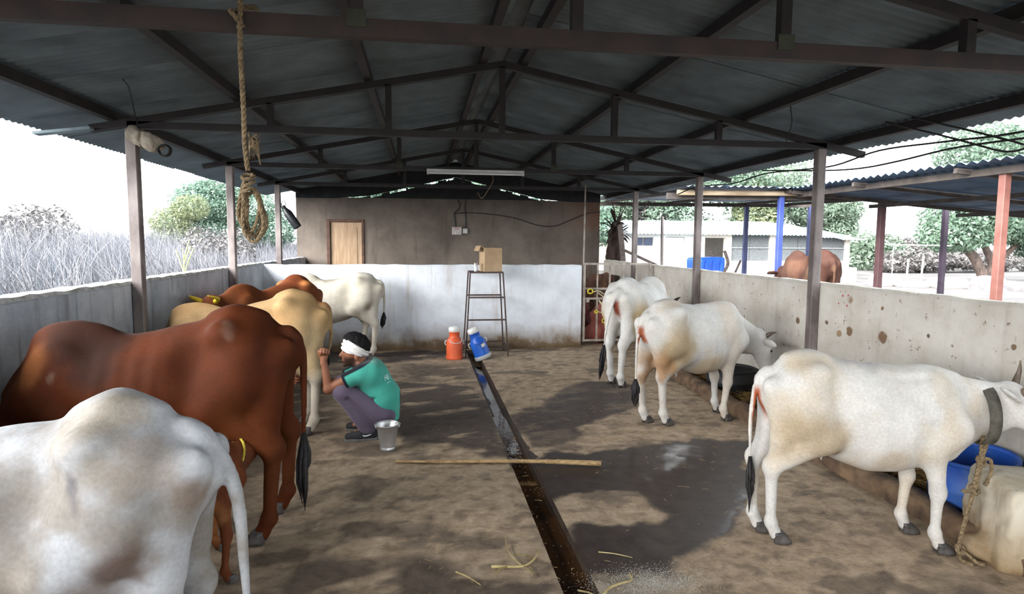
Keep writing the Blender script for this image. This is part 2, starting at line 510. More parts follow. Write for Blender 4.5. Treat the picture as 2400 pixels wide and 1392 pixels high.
# kerb in front of the right manger
km = mat('worn_kerb_concrete', lin((128, 104, 80)), lin((70, 54, 42)), 7, 0.9, bmp=0.6)
def rough_bar(pts, w, h, seed, m, name, dz=0.0):
    """kerb swept along pts with an uneven worn top"""
    r_ = random.Random(seed); V = []; F = []; sec = [(-.5, -.1), (-.5, .75), (-.36, 1.0), (.36, 1.0), (.5, .75), (.5, -.1)]
    P = []
    for (p, q) in zip(pts[:-1], pts[1:]):
        n = max(2, int((Vector(q)-Vector(p)).length/0.09))
        P += [Vector(p).lerp(Vector(q), i/n) for i in range(n)]
    P.append(Vector(pts[-1]))
    for i, p in enumerate(P):
        for a, b in sec:
            V.append((p.x+a*w+r_.uniform(-.012, .012), p.y, p.z+dz+b*h+(r_.uniform(-.013, .013) if b > .5 else 0)))
    k = len(sec)
    for i in range(len(P)-1):
        for j in range(k-1): F.append((i*k+j, i*k+j+1, (i+1)*k+j+1, (i+1)*k+j))
    F.append(tuple(range(k))); F.append(tuple((len(P)-1)*k+j for j in range(k-1, -1, -1)))
    o = mk(name, (V, F), m, None, True)
    return o
tag(rough_bar([(3.03, -6.0, 0), (3.03, 5.6, 0), (3.16, 8.2, 0)], 0.15, 0.11, 2, km, 'trim_1'), kind='structure')

# ------------------------------------------------------------------ low walls
def wall_mat(name, base, base2, dirt, streak, low_dirt, splash=0.35, mold=None, spots=0.0, mold_h=0.7, marks=()):
    m = bpy.data.materials.new(name); nt, bs = nodes(m)
    co = coord(nt); L = nt.links
    sep = nt.nodes.new('ShaderNodeSeparateXYZ'); L.new(co, sep.inputs[0]); z = sep.outputs[2]
    n1 = noise(nt, co, 3.2, 7, 0.62); n2 = noise(nt, mapping(nt, co, (9, 9, 0.9)), 1.0, 6, 0.6); n3 = noise(nt, co, 17, 6, 0.7)
    c = ramp(nt, n1, [(0.3, base2), (0.62, base)])
    c = mix(nt, ramp(nt, n2, [(0.56, (0, 0, 0)), (0.74, (streak,)*3)]), c, dirt)
    def band(top, soft, col, c, amt=1.0, nz=n1):
        a = nt.nodes.new('ShaderNodeMath'); a.operation = 'MULTIPLY_ADD'; L.new(nz, a.inputs[0]); a.inputs[1].default_value = -0.55; L.new(z, a.inputs[2])
        b = nt.nodes.new('ShaderNodeMapRange'); L.new(a.outputs[0], b.inputs[0])
        b.inputs[1].default_value = top-0.27; b.inputs[2].default_value = top-0.27-soft; b.inputs[3].default_value = 0; b.inputs[4].default_value = amt
        return mix(nt, b.outputs[0], c, col)
    if mold: c = band(mold_h, 0.35, mold, c, 0.75, noise(nt, co, 5, 7, 0.7))
    c = band(splash, 0.28, low_dirt, c, 0.9)
    c = band(splash*0.4, 0.16, tuple(v*0.5 for v in low_dirt), c, 0.75)
    if spots:
        c = mix(nt, ramp(nt, n3, [(0.70-spots, (0, 0, 0)), (0.76-spots, (0.85,)*3)]), c, dirt)
        v = N(nt, 'ShaderNodeTexVoronoi'); v.inputs['Scale'].default_value = 3.1; L.new(co, v.inputs['Vector'])
        mm = mix(nt, 1.0, ramp(nt, v.outputs['Distance'], [(0.05, (1, 1, 1)), (0.13, (0, 0, 0))]), ramp(nt, noise(nt, co, 1.6, 2), [(0.5, (0, 0, 0)), (0.58, (1, 1, 1))]), 'MULTIPLY')
        c = mix(nt, mm, c, lin((128, 96, 62)))
    for (mx_, my_, mz_, mr_, mc_) in marks:
        nv = nt.nodes.new('ShaderNodeTexNoise'); nv.inputs['Scale'].default_value = 14; nv.inputs['Detail'].default_value = 4; L.new(co, nv.inputs['Vector'])
        va = nt.nodes.new('ShaderNodeVectorMath'); va.operation = 'MULTIPLY_ADD'; L.new(nv.outputs['Color'], va.inputs[0]); va.inputs[1].default_value = (mr_*1.3,)*3; L.new(co, va.inputs[2])
        vd = nt.nodes.new('ShaderNodeVectorMath'); vd.operation = 'DISTANCE'; L.new(va.outputs[0], vd.inputs[0]); vd.inputs[1].default_value = (mx_+mr_*.65, my_+mr_*.65, mz_+mr_*.65)
        mq = nt.nodes.new('ShaderNodeMapRange'); L.new(vd.outputs['Value'], mq.inputs[0]); mq.inputs[1].default_value = mr_*1.1; mq.inputs[2].default_value = mr_*.8; mq.inputs[3].default_value = 0; mq.inputs[4].default_value = .9
        c = mix(nt, mq.outputs[0], c, mc_)
    L.new(c, bs.inputs['Base Color']); bs.inputs['Roughness'].default_value = 0.9
    bs.inputs['Specular IOR Level'].default_value = 0.2
    bump(nt, bs, noise(nt, co, 11, 8, 0.7), 0.35, 0.02)
    return m

def wall(name, a, b, m, cap=None, seed=1, axis=1):
    """plastered wall with a slightly uneven coping"""
    r_ = random.Random(seed); o_ = 1-axis
    n = max(2, int((b[axis]-a[axis])/0.14)); V = []; F = []
    for i in range(n+1):
        t = a[axis]+(b[axis]-a[axis])*i/n; dz = r_.uniform(-.006, .006); e0 = r_.uniform(-.005, .005); e1 = r_.uniform(-.005, .005)
        for (s, zz) in ((a[o_], a[2]), (a[o_], b[2]-.03), (a[o_]+.018+e0, b[2]+dz), (b[o_]-.018+e1, b[2]+dz), (b[o_], b[2]-.03), (b[o_], a[2])):
            p = [0, 0, zz]; p[axis] = t; p[o_] = s; V.append(tuple(p))
    for i in range(n):
        for j in range(6): 
            q = (i*6+j, i*6+(j+1) % 6, (i+1)*6+(j+1) % 6, (i+1)*6+j)
            F.append(q if axis == 0 else tuple(reversed(q)))
    F.append(tuple(range(6)) if axis == 1 else tuple(range(5, -1, -1))); k = n*6
    F.append(tuple(k+j for j in (range(5, -1, -1) if axis == 1 else range(6))))
    o = mk(name, (V, F), m); return tag(o, kind='structure')

WL = wall_mat('mould_stained_limewash', lin((186, 190, 196)), lin((150, 156, 164)), lin((78, 70, 62)), 0.6, lin((66, 56, 46)), 0.3, lin((72, 76, 74)), 0.0, 0.95)
WP = wall_mat('splashed_white_limewash', lin((222, 228, 236)), lin((202, 206, 212)), lin((150, 132, 104)), 0.35, lin((116, 92, 58)), 0.36, None, 0.0)
WR = wall_mat('cream_spotted_limewash', lin((206, 202, 194)), lin((184, 176, 164)), lin((116, 92, 70)), 0.28, lin((120, 98, 72)), 0.25, None, 0.09, marks=[(3.66, 4.45, .90, .055, lin((112, 84, 58))), (3.66, 4.84, .89, .04, lin((116, 88, 60))), (3.66, 4.97, .85, .035, lin((150, 124, 92))), (3.66, 5.59, .89, .035, lin((100, 76, 54))), (3.66, 5.15, .93, .022, lin((96, 74, 56))), (3.66, 4.47, 1.13, .018, lin((120, 92, 66))), (3.66, 4.95, 1.19, .012, lin((170, 60, 66))), (3.66, 4.89, 1.11, .011, lin((170, 60, 66))), (3.66, 5.0, 1.12, .009, lin((170, 60, 66))), (3.66, 4.88, 1.2, .009, lin((170, 60, 66))), (3.66, 3.34, 1.01, .02, lin((110, 86, 64))), (3.66, 4.0, .98, .015, lin((90, 72, 60)))])
wall('wall_left', (-2.43, -6.0, -0.1), (-2.27, 12.75, 1.31), WL, seed=3)
wall('wall_right', (3.66, -6.0, -0.1), (3.80, 12.2, 1.285), WR, seed=4)
wall('wall_front_partition', (-2.27, 9.4, -0.05), (2.47, 9.53, 1.29), WP, seed=5, axis=0)
# paler uneven ridge along the top of the left wall
cap = mat('pale_wall_cap', lin((214, 214, 212)), lin((150, 148, 142)), 14, 0.95, bmp=0.5)
V, F = [], []
r_ = random.Random(8)
for i in range(181):
    y = -6.0+15.4*i/180
    w0 = -2.425+r_.uniform(-.004, .003); w1 = -2.268+r_.uniform(-.008, .004); h_ = 1.318+r_.uniform(-.003, .005)
    V += [(w0, y, 1.295), (w0+.01, y, h_), (w1-.012, y, h_-r_.uniform(0, .008)), (w1, y, 1.293+r_.uniform(-.005, .004))]
for i in range(180):
    for j in range(3): F.append((4*i+j+4, 4*i+j+5, 4*i+j+1, 4*i+j))
tag(mk('trim_2', (V, F), cap), kind='structure')

# ------------------------------------------------------------------ back wall with door
WB = bpy.data.materials.new('grey_cement_plaster'); nt, bs = nodes(WB)
co = coord(nt); n1 = noise(nt, co, 1.3, 7, 0.6); n2 = noise(nt, mapping(nt, co, (6, 6, 0.8)), 1.2, 5)
c = ramp(nt, n1, [(0.3, lin((82, 74, 67))), (0.65, lin((116, 106, 97)))])
c = mix(nt, ramp(nt, n2, [(0.55, (0, 0, 0)), (0.72, (0.5,)*3)]), c, lin((68, 60, 53)))
sx = nt.nodes.new('ShaderNodeSeparateXYZ'); nt.links.new(co, sx.inputs[0])
mr = nt.nodes.new('ShaderNodeMapRange'); nt.links.new(sx.outputs[0], mr.inputs[0]); mr.inputs[1].default_value = 2.6; mr.inputs[2].default_value = 3.7
c = mix(nt, mix(nt, 1.0, mr.outputs[0], ramp(nt, n1, [(0.4, (0.1,)*3), (0.6, (0.9,)*3)]), 'MULTIPLY'), c, lin((88, 58, 40)))
nt.links.new(c, bs.inputs['Base Color']); bs.inputs['Roughness'].default_value = 0.95; bump(nt, bs, noise(nt, co, 14, 7), 0.3, 0.02)
DX0, DX1, DZ = -1.86, -1.13, 2.06
g = MB()
g.box((-2.43, 12.75, -0.1), (DX0, 12.95, 2.49)); g.box((DX1, 12.75, -0.1), (3.72, 12.95, 2.49)); g.box((DX0, 12.75, DZ), (DX1, 12.95, 2.49))
tag(g.build('wall_back', WB), kind='structure')
wood_f = mat('dark_door_frame', lin((96, 66, 50)), lin((60, 42, 34)), 12, 0.7)
wood_d = mat('pale_plywood', lin((176, 150, 122)), lin((150, 122, 94)), 3, 0.6, stretch=(8, 8, 1))
d = empty('door_1', (0, 0, 0)); tag(d, kind='structure')
g = MB(); g.box((DX0, 12.73, 0), (DX0+.07, 12.84, DZ), .006); g.box((DX1-.05, 12.73, 0), (DX1, 12.84, DZ), .006); g.box((DX0+.07, 12.73, DZ-.055), (DX1-.05, 12.84, DZ), .006)
g.build('door_frame', wood_f, d)
g = MB(); g.box((DX0+.07, 12.77, 0.02), (DX1-.05, 12.81, DZ-.055), .004); dl = g.build('door_leaf', wood_d, d)
g = MB(); g.box((DX0+.16, 12.762, 1.12), (DX1-.14, 12.772, DZ-.16), .004); g.build('door_panel', wood_d, dl)
g = MB(); g.tube([(DX1-.1, 12.77, 1.06), (DX1-.1, 12.73, 1.06), (DX1-.2, 12.73, 1.06)], .011, 8); g.build('door_handle', mat('dull_steel', (.4, .4, .4), None, 20, .35, 1.0), dl)

# ------------------------------------------------------------------ roof: corrugated sheets, ridge cap, gable
AX, AZ, SL = 0.69, 3.12, 0.195
def raf(x): return AZ-SL*abs(x-AX)
roof_m = mat('dirty_galvanised_roof', lin((120, 134, 142)), lin((92, 102, 108)), 2.2, 0.8, metal=0.0, bmp=0.0, detail=7, stretch=(1, 1, 1), spec=0.25)
roof = empty('roof', (0, 0, 0)); tag(roof, kind='structure')
PIT = 0.076; NW = 11
def sheet_mesh(x0, x1, sgn):
    V = []; F = []; k = NW*8+1
    for i in range(k):
        y = PIT*NW*i/(k-1); dz = 0.0065*math.cos(2*math.pi*i/8)
        for j in range(5):
            x = x0+(x1-x0)*j/4
            V.append((x, y, raf(x)+0.118+dz))
    for i in range(k-1):
        for j in range(4):
            q = (i*5+j, i*5+j+1, i*5+j+6, i*5+j+5); F.append(q if sgn > 0 else tuple(reversed(q)))
    return mk('roof_sheet', (V, F), roof_m, roof, True)
STEP = PIT*(NW-1)
NS = 25
for side, (xa, xb) in enumerate(((-3.02, AX-0.05), (AX+0.05, 4.22))):
    src = sheet_mesh(xa, xb, 1)
    src.location = (0, -6.2, 0)
    for i in range(1, NS):
        o = inst(src, 'roof_sheet', roof, (rnd.uniform(-.02, .02), -6.2+STEP*i, 0.0035*(i % 2)+rnd.uniform(0, .003)))
ridge_m = mat('ridge_galvanised', lin((104, 106, 106)), lin((84, 86, 84)), 3, 0.7, metal=0.0)  # plain grey of the ridge cap
src = None
for i in range(11):
    V, F = [], []
    if src is None:
        for y in (0, 1.95):
            for x, z in ((-.2, .104), (-.02, .146), (.02, .146), (.2, .104)): V.append((AX+x, y, AZ+z))
        F = [(0, 1, 5, 4), (1, 2, 6, 5), (2, 3, 7, 6)]
        src = mk('ridge_cap', (V, F), ridge_m, roof); src.location = (0, -6.2, 0.0)
    else: inst(src, 'ridge_cap', roof, (rnd.uniform(-.015, .015), -6.2+1.85*i, .004*(i % 2)))
# dark sheeting that closes the gable, gaps left under the roof
dark_m = mat('dark_gable_sheet', lin((34, 36, 38)), lin((20, 20, 22)), 6, 0.8)
gab = empty('gable_sheeting', (0, 0, 0)); tag(gab, kind='structure')
GAP = [(-1.0, -.78, .038), (-.62, -.3, .042), (-.26, -.14, .028), (.12, .34, .036), (.5, .66, .034), (1.02, 1.3, .032), (1.6, 1.72, .024), (1.86, 2.02, .032), (2.2, 2.45, .028)]
xs = sorted(set([-2.43, AX, 3.72]+[v for g_ in GAP for v in g_[:2]]))
xs2 = []
for a, b in zip(xs[:-1], xs[1:]):
    n = max(1, int((b-a)/0.8+.5)); xs2 += [a+(b-a)*i/n for i in range(n)]
xs2.append(xs[-1])
def zg(x): return 2.93-.235*abs(x-AX)
for a, b in zip(xs2[:-1], xs2[1:]):
    mid = (a+b)/2; gp = 0.0
    for (u, v, w) in GAP:
        if u-1e-6 <= mid <= v+1e-6: gp = w
    lo_a, lo_b = max(2.40, zg(a)-gp), max(2.40, zg(b)-gp)
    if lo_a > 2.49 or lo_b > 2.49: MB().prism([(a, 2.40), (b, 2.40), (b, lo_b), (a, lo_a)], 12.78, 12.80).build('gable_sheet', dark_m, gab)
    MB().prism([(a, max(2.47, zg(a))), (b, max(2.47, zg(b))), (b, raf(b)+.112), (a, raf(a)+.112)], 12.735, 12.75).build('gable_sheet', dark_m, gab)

# ------------------------------------------------------------------ trusses, purlins, posts
steel = mat('rusty_painted_steel', lin((42, 36, 35)), lin((27, 24, 24)), 7, 0.7, bmp=0.2)
steel_r = mat('red_oxide_steel', lin((58, 42, 38)), lin((36, 29, 27)), 6, 0.65, bmp=0.2)
post_m = mat('weathered_post_paint', lin((152, 142, 138)), lin((96, 86, 84)), 5, 0.6, stretch=(1, 1, .5), bmp=0.2)
TY = [-4.75, -2.25, 0.25, 2.75, 5.3, 7.8, 10.25]
for i, ty in enumerate(TY):
    t = empty('roof_truss', (0, ty, 0)); tag(t, kind='structure')
    m_ = steel_r if i == 3 else steel
    tb = 0.075 if i == 3 else 0.055
    MB().bar((-2.52, 0, raf(-2.52)), (AX, 0, AZ), .05, .055).build('rafter', steel, t)
    MB().bar((AX, 0, AZ), (4.05, 0, raf(4.05)), .05, .055).build('rafter', steel, t)
    if i == 4: MB().bar((-2.48, -.06, 2.485), (-2.86, -.09, 2.43), .10, .02).build('eave_board', mat('pale_blue_board', lin((150, 170, 178)), lin((110, 126, 134)), 5, .6), t)
    MB().bar((-2.25, 0, 2.53), (3.66, 0, 2.53), .05, tb).build('tie_beam', m_, t)
    for x in (-1.19, -0.26, 0.68, 1.66, 2.62):
        MB().bar((x, .0, 2.53+tb/2), (x, .0, raf(x)-.02), .05, .05).build('strut', steel, t)
    if i in (3, 5):    # green-painted gusset plates where strut meets tie
        gp_ = mat('green_gusset', lin((58, 62, 44)), lin((40, 42, 34)), 10, .7)
        for x in (-0.26, 1.66): MB().box((x-.04, -.031, 2.53), (x+.04, -.026, 2.60)).build('gusset', gp_, t)
for x in (-2.36, -1.43, -0.42, 0.52, 0.86, 1.82, 2.86, 3.82):
    p = MB().bar((x, -6.2, raf(x)+.066), (x, 13.1, raf(x)+.066), .06, .07).build('purlin', steel)
    tag(p, kind='structure')
for i, ty in enumerate(TY):
    for sx, x in (('left', -2.225), ('right', 3.615)):
        p = MB().box((x-.04, ty-.04, 0), (x+.04, ty+.04, 2.505), .006).build('post_'+sx, post_m)
        tag(p, kind='structure')
# ------------------------------------------------------------------ cattle
COAT = coat_mat('short_hair_coat')
HOOF = mat('grey_hoof', lin((92, 88, 86)), lin((44, 40, 40)), 14, 0.5)
SWITCH = mat('black_tail_hair', lin((40, 36, 38)), lin((16, 14, 16)), 40, 0.7)
HORN = mat('grey_horn', lin((120, 104, 88)), lin((60, 50, 44)), 10, 0.45)
EYE = mat('dark_wet_eye', (0.01, 0.008, 0.006), (0.02, 0.015, 0.01), 5, 0.1)

def hoof_mesh(k=1.0):
    g = MB()
    for sy in (-1, 1):
        V = []; F = []
        rings = [(0.0, .062, .024, .012), (.02, .060, .0235, .010), (.05, .046, .021, -.004), (.072, .036, .019, -.016)]
        n = 10
        for z, a, b, off in rings:
            for j in range(n):
                t = 2*math.pi*j/n; cx = math.cos(t)
                V.append(((off+a*cx*(1.0 if cx > 0 else .8))*k, (sy*.0255+b*math.sin(t)*(1-.25*max(cx, 0)))*k, z*k))
        for i in range(len(rings)-1):
            for j in range(n): F.append((i*n+j, i*n+(j+1) % n, (i+1)*n+(j+1) % n, (i+1)*n+j))
        F.append(tuple(range(n-1, -1, -1))); F.append(tuple((len(rings)-1)*n+j for j in range(n)))
        g.add(V, F)
    return g.out()

XS = [-.71, -.68, -.62, -.52, -.38, -.2, 0, .2, .36, .48, .58, .66, .69]
TOPZ = [.96, 1.03, 1.09, 1.145, 1.18, 1.14, 1.11, 1.105, 1.14, 1.11, 1.02, .92, .84]
BOTZ = [.90, .84, .78, .70, .62, .535, .48, .475, .50, .55, .62, .70, .80]
HW = [.02, .07, .115, .16, .195, .235, .262, .25, .205, .175, .14, .09, .02]

def blob(x, y, z, c, r):
    return np.exp(-(((x-c[0])/r[0])**2+((y-c[1])/r[1])**2+((z-c[2])/r[2])**2))

def cow(name, label, pos, heading, s, coat, feet=None, poll=(1.0, 0, .98), muz=(1.3, 0, .68), tail=None, res=0.016,
        drop=0.0, horns=None, udder=1.0, bony=1.0, belly=0.0, group=None, switch_len=.28, cat='cow', legs=1.0, switch_mat=None, fat=1.0, neck_k=1.0, ear_d=None, hump=1.0, calf=False, sx=1.0, tail_r=.034, dip=0.0, peak=0.0, tuck=0.0, ud=(-.34, .60)):
    """one beast; canonical size has its hips 1.18 m up, x points to the head"""
    th = R(heading); root = empty(name, (pos[0], pos[1], pos[2] if len(pos) > 2 else 0), th)
    tag(root, label, cat, group)
    F0 = {'HL': (-.50, .13), 'HR': (-.50, -.13), 'FL': (.44, .12), 'FR': (.44, -.12)}
    if feet:
        for k, (wx, wy) in feet.items():
            dx, dy = wx-pos[0], wy-pos[1]
            F0[k] = ((dx*math.cos(th)+dy*math.sin(th))/(s*sx), (-dx*math.sin(th)+dy*math.cos(th))/s)
    poll = np.array(poll, float); muz = np.array(muz, float)
    sv = np.array([s*sx, s, s])
    if tail is None: tail = [(-.65, 0, 1.06), (-.715, 0, .97), (-.725, .01, .78), (-.715, .02, .46)]
    pts = [np.array(p, float) for p in smooth_pts(tail, 6)]
    lo = np.min([[-.8, -.34, -.01], muz-.14, poll-.28, np.min(pts, 0)-.06], 0); hi = np.max([[.8, .34, 1.3], muz+.14, poll+.28, np.max(pts, 0)+.06], 0)
    for k in F0: lo[:2] = np.minimum(lo[:2], np.array(F0[k])-.1); hi[:2] = np.maximum(hi[:2], np.array(F0[k])+.1)
    f = Field(lo, hi, res/s)
    x = f.ax[0][:, None, None]; y = f.ax[1][None, :, None]; z = f.ax[2][None, None, :]
    xx = f.ax[0]
    def spl(v):
        v = np.array(v, float); q = np.linspace(XS[0], XS[-1], 200); w = np.interp(q, XS, v)
        ker = np.hanning(15); ker /= ker.sum(); w2 = np.convolve(np.pad(w, 7, 'edge'), ker, 'valid')
        return np.interp(xx, q, w2)
    top = spl(TOPZ)-drop*sstep(-.4, .45, xx)+dip*np.exp(-((xx-.02)/.24)**2)+peak*(np.exp(-((xx+.40)/.075)**2)-.6*np.exp(-((xx+.22)/.1)**2)-.5*np.exp(-((xx+.54)/.07)**2)); bot = spl(BOTZ)+tuck*np.exp(-((xx+.36)/.16)**2)-belly*np.exp(-((xx-.02)/.3)**2); hw = spl(HW)*fat
    inside = (xx > XS[0]) & (xx < XS[-1])
    c = (bot+.48*(top-bot))[:, None, None]; bu = (top[:, None, None]-c); bd = (c-bot[:, None, None])
    hwv = hw[:, None, None]
    ribs = 0.002*bony*np.sin(xx*2*math.pi/.085+0.0)*sstep(-.16, -.05, xx)*(1-sstep(.2, .3, xx))
    u = np.abs(y)/np.maximum(hwv+ribs[:, None, None], .004)
    vv = (z-c); v = np.where(vv > 0, vv/np.maximum(bu, .01), -vv/np.maximum(bd, .01))
    pt = (1.72+.25*(1-bony)+.75*np.exp(-((xx+.40)/.13)**2)+.25*np.exp(-((xx+.2)/.1)**2))[:, None, None]; p = np.where(vv > 0, pt, 2.25)
    rr = (u**p+v**p)**(1/p)
    d = (rr-1)*np.minimum(np.minimum(hwv, bu), bd)*.95
    d = d+np.maximum(0, np.maximum(XS[0]-x, x-XS[-1]))*2
    d = np.where(inside[:, None, None], d, np.maximum(d, .03))
    f.f = np.minimum(f.f, d.astype(np.float32))
    dz = lambda X: -drop*float(sstep(-.4, .45, np.array(X)))
    # hollow of the flank, then the bony points of the hips
    for sd in (-1, 1):
        f.ell((-.235, sd*(.30-.03*max(bony-1, 0)/.2)*fat, .985+dz(-.23)), (.10, .10, .13), .09, op='s')
        if bony > .6: f.ell((-.53, sd*.27*fat, 1.02), (.09, .09, .10), .09, op='s')
        f.ell((-.37, sd*(.165+.015*bony)*fat, 1.082), (.055, .045, .045), .08)
        f.ell((-.665, sd*.09, .985), (.038, .034, .048), .05)
    f.ell((-.42, 0, 1.14), (.12, .05, .035), .09)
    if hump > 0: f.ell((.38, 0, 1.095+.03*hump+dz(.37)), (.17, .055, .075*hump), .12)
    for nm, sd in (('HL', 1), ('HR', -1)):
        fx, fy = F0[nm]; dx = fx+.50; dy = fy-sd*.13
        st = (-.31+.2*dx, sd*.165*fat+.2*dy, .70); hk = (-.575+.78*dx, sd*.13+.72*dy, .475); fe = (fx-.045, fy, .125); pa = (fx-.008, fy, .05)
        f.cone((-.46, sd*.10, .97), (-.44, sd*.125*fat, .80), .135, .135, .08)
        f.cone((-.43, sd*.115*fat, .85), st, .14, .095, .08)
        f.cone((-.61, sd*.085, .95), (-.56+.3*dx, sd*.115+.3*dy, .66), .07, .062, .06)
        f.cone(st, hk, .094, .046, .05); f.cone((-.54+.2*dx, sd*.12+.3*dy, .70), hk, .068, .044, .05)
        f.ell((hk[0]-.026, hk[1], hk[2]+.022), (.034, .03, .045), .03)
        f.cone(hk, fe, .043, .031, .03); f.ell(fe, (.041, .041, .042), .025); f.cone(fe, pa, .036, .04, .02)
    for nm, sd in (('FL', 1), ('FR', -1)):
        fx, fy = F0[nm]; dx = fx-.44; dy = fy-sd*.12; zz = dz(.42)
        el = (.37+.2*dx, sd*.145*fat+.2*dy, .66); kn = (.42+.62*dx, sd*.125+.66*dy, .375); fe = (fx-.035, fy, .12); pa = (fx-.004, fy, .05)
        f.ell((.41, sd*.12*fat, .90+zz), (.12, .055, .20), .09)
        f.cone((.53, sd*.12*fat, .78+zz*.5), el, .10, .085, .06)
        f.cone(el, kn, .076, .043, .05); f.ell(kn, (.046, .044, .055), .025)
        f.cone(kn, fe, .038, .028, .03); f.ell(fe, (.038, .039, .04), .025); f.cone(fe, pa, .034, .038, .02)
    # neck, dewlap, head
    wz = dz(.45); hd = muz-poll; hl = np.linalg.norm(hd); hd = hd/hl
    side = np.array([-hd[1], hd[0], 0.0]); nside = np.linalg.norm(side); side = side/nside if nside > .2 else np.array([0, 1.0, 0]); hup = np.cross(side, hd); hup = hup if hup[2] >= 0 or abs(hup[2]) < .2 else -hup
    q = .45/hl if not calf else .36/hl
    nb = np.array([.42, 0, .98+wz]); nt_ = poll-hup*.03-hd*.02
    f.cone(nb, nt_, .15*neck_k, .085, .07, 1.35); f.cone((.52, 0, .82+wz), poll-hup*(.10 if calf else .145)+hd*.04, .14*neck_k, .07 if calf else .082, .08, 1.45)
    if not calf: f.cone((.56, 0, .68+wz), poll-hup*.22-hd*.02+np.array([-.08, 0, -.02]), .11, .07, .12, 2.8)
    f.cone(poll, poll+hd*.17, .092, .082, .04, 1.05); f.cone(poll+hd*.12, muz-hd*.03, .082, .058, .05, 1.0)
    f.cone(poll+hd*.08-hup*.07, muz-hd*.05-hup*.025, .066, .045, .05, 1.15)
    f.ell(muz, (.055, .055, .05), .03)
    for sd in (-1, 1):
        f.ell(poll+hd*.14+side*sd*.072+hup*.03, (.035, .03, .03), .03)
        e0 = poll+hd*.035+side*sd*.075; ed = side*sd*.95+np.array([0, 0, -.15])-hd*.15 if ear_d is None else side*sd*ear_d[0]+np.array([0, 0, ear_d[2]])-hd*ear_d[1]
        ed = ed/np.linalg.norm(ed); eu = np.cross(ed, hd); eu /= np.linalg.norm(eu); ew = np.cross(eu, ed)
        f.ell(e0+ed*.11, (.118, .048, .014 if res/s < .016 else .02), .02, M=[ed, ew, eu])
    # udder, tail
    if udder > 0:
        f.ell((ud[0], 0, ud[1]), (.15*udder, .115*udder, .10*udder), .06)
        for tx in (ud[0]+.05, ud[0]-.04):
            for sd in (-1, 1): f.cone((tx, sd*.05, ud[1]-.085*udder), (tx, sd*.053, ud[1]-.135*udder), .015, .011, .012)
    k = len(pts); rad = [max(tail_r-(tail_r-.011)*(i/(k-1))**.7, .011) for i in range(k)]
    f.chain([tuple(p_) for p_ in pts[:5]], rad[:5], .03); f.chain([tuple(p_) for p_ in pts[4:]], rad[4:], .002)
    P, Q = f.mesh()
    col = coat(P[:, 0], P[:, 1], P[:, 2])
    col = lerp(col, L_((112, 92, 86)), .75*(1-sstep(.05, .085, np.linalg.norm(P-muz-hd*.02, axis=1))))
    for sd in (-1, 1): col = lerp(col, L_((40, 30, 30)), 1-sstep(.008, .016, np.linalg.norm(P-(muz+hd*.042+side*sd*.03+hup*.022), axis=1)))
    b = mk('body', (P*sv, Q), COAT, root, True); paint(b, col)
    hm = None
    for nm in F0:
        fx, fy = F0[nm]
        if hm is None: hm = mk('hoof', hoof_mesh(s*.98), HOOF, root, True, (fx*s*sx+.012, fy*s, .0)); 
        else: inst(hm, 'hoof', root, (fx*s*sx+.012, fy*s, .0))
    # tail switch: a tuft of hanging locks
    e = pts[-1]; dirn = pts[-1]-pts[-3]; dirn /= np.linalg.norm(dirn); rr_ = random.Random(len(name)+int(abs(pos[0])*100))
    if switch_len > 0:
        g = MB()
        for i in range(26):
            a = rr_.uniform(0, 6.28); ro = rr_.uniform(.0, .026); L = switch_len*rr_.uniform(.35, 1.1)
            o_ = np.array([math.cos(a)*ro, math.sin(a)*ro, 0]); w_ = np.array([math.cos(a), math.sin(a), 0])*rr_.uniform(.0, .018)
            g.tube([tuple((e-dirn*.05+o_*.3)*sv), tuple((e+dirn*L*.35+o_+w_)*sv), tuple((e+dirn*L*.7+o_*1.1+w_+np.array([0, 0, -L*.05]))*sv), tuple((e+dirn*L+o_*.4+np.array([0, 0, -L*.1]))*sv)], [.006*s, .0095*s, .008*s, .0015*s], 5)
        g.build('tail_switch', switch_mat or SWITCH, root, True)
    for sd in (-1, 1):
        c_ = (poll+hd*.15+side*sd*.092+hup*.035)*sv
        MB().lathe([(.001, -.016), (.009, -.013), (.0155, -.004), (.0155, .004), (.009, .013), (.001, .016)], 10, Matrix.Translation(Vector(c_))).build('eye', EYE, root, True)
        if horns:
            base = poll+side*sd*.055+hup*.05
            pr = [base+side*sd*a+hup*b_+hd*c2 for a, b_, c2 in horns['pts']]
            ps = smooth_pts(pr, 3); n_ = len(ps)
            g = MB().tube([tuple(np.array(p_)*sv) for p_ in ps], [max(.026*(1-i/(n_-1))**.7, .004)*s for i in range(n_)], 8)
            g.build('horn', horns.get('mat', HORN), root, True)
    return root

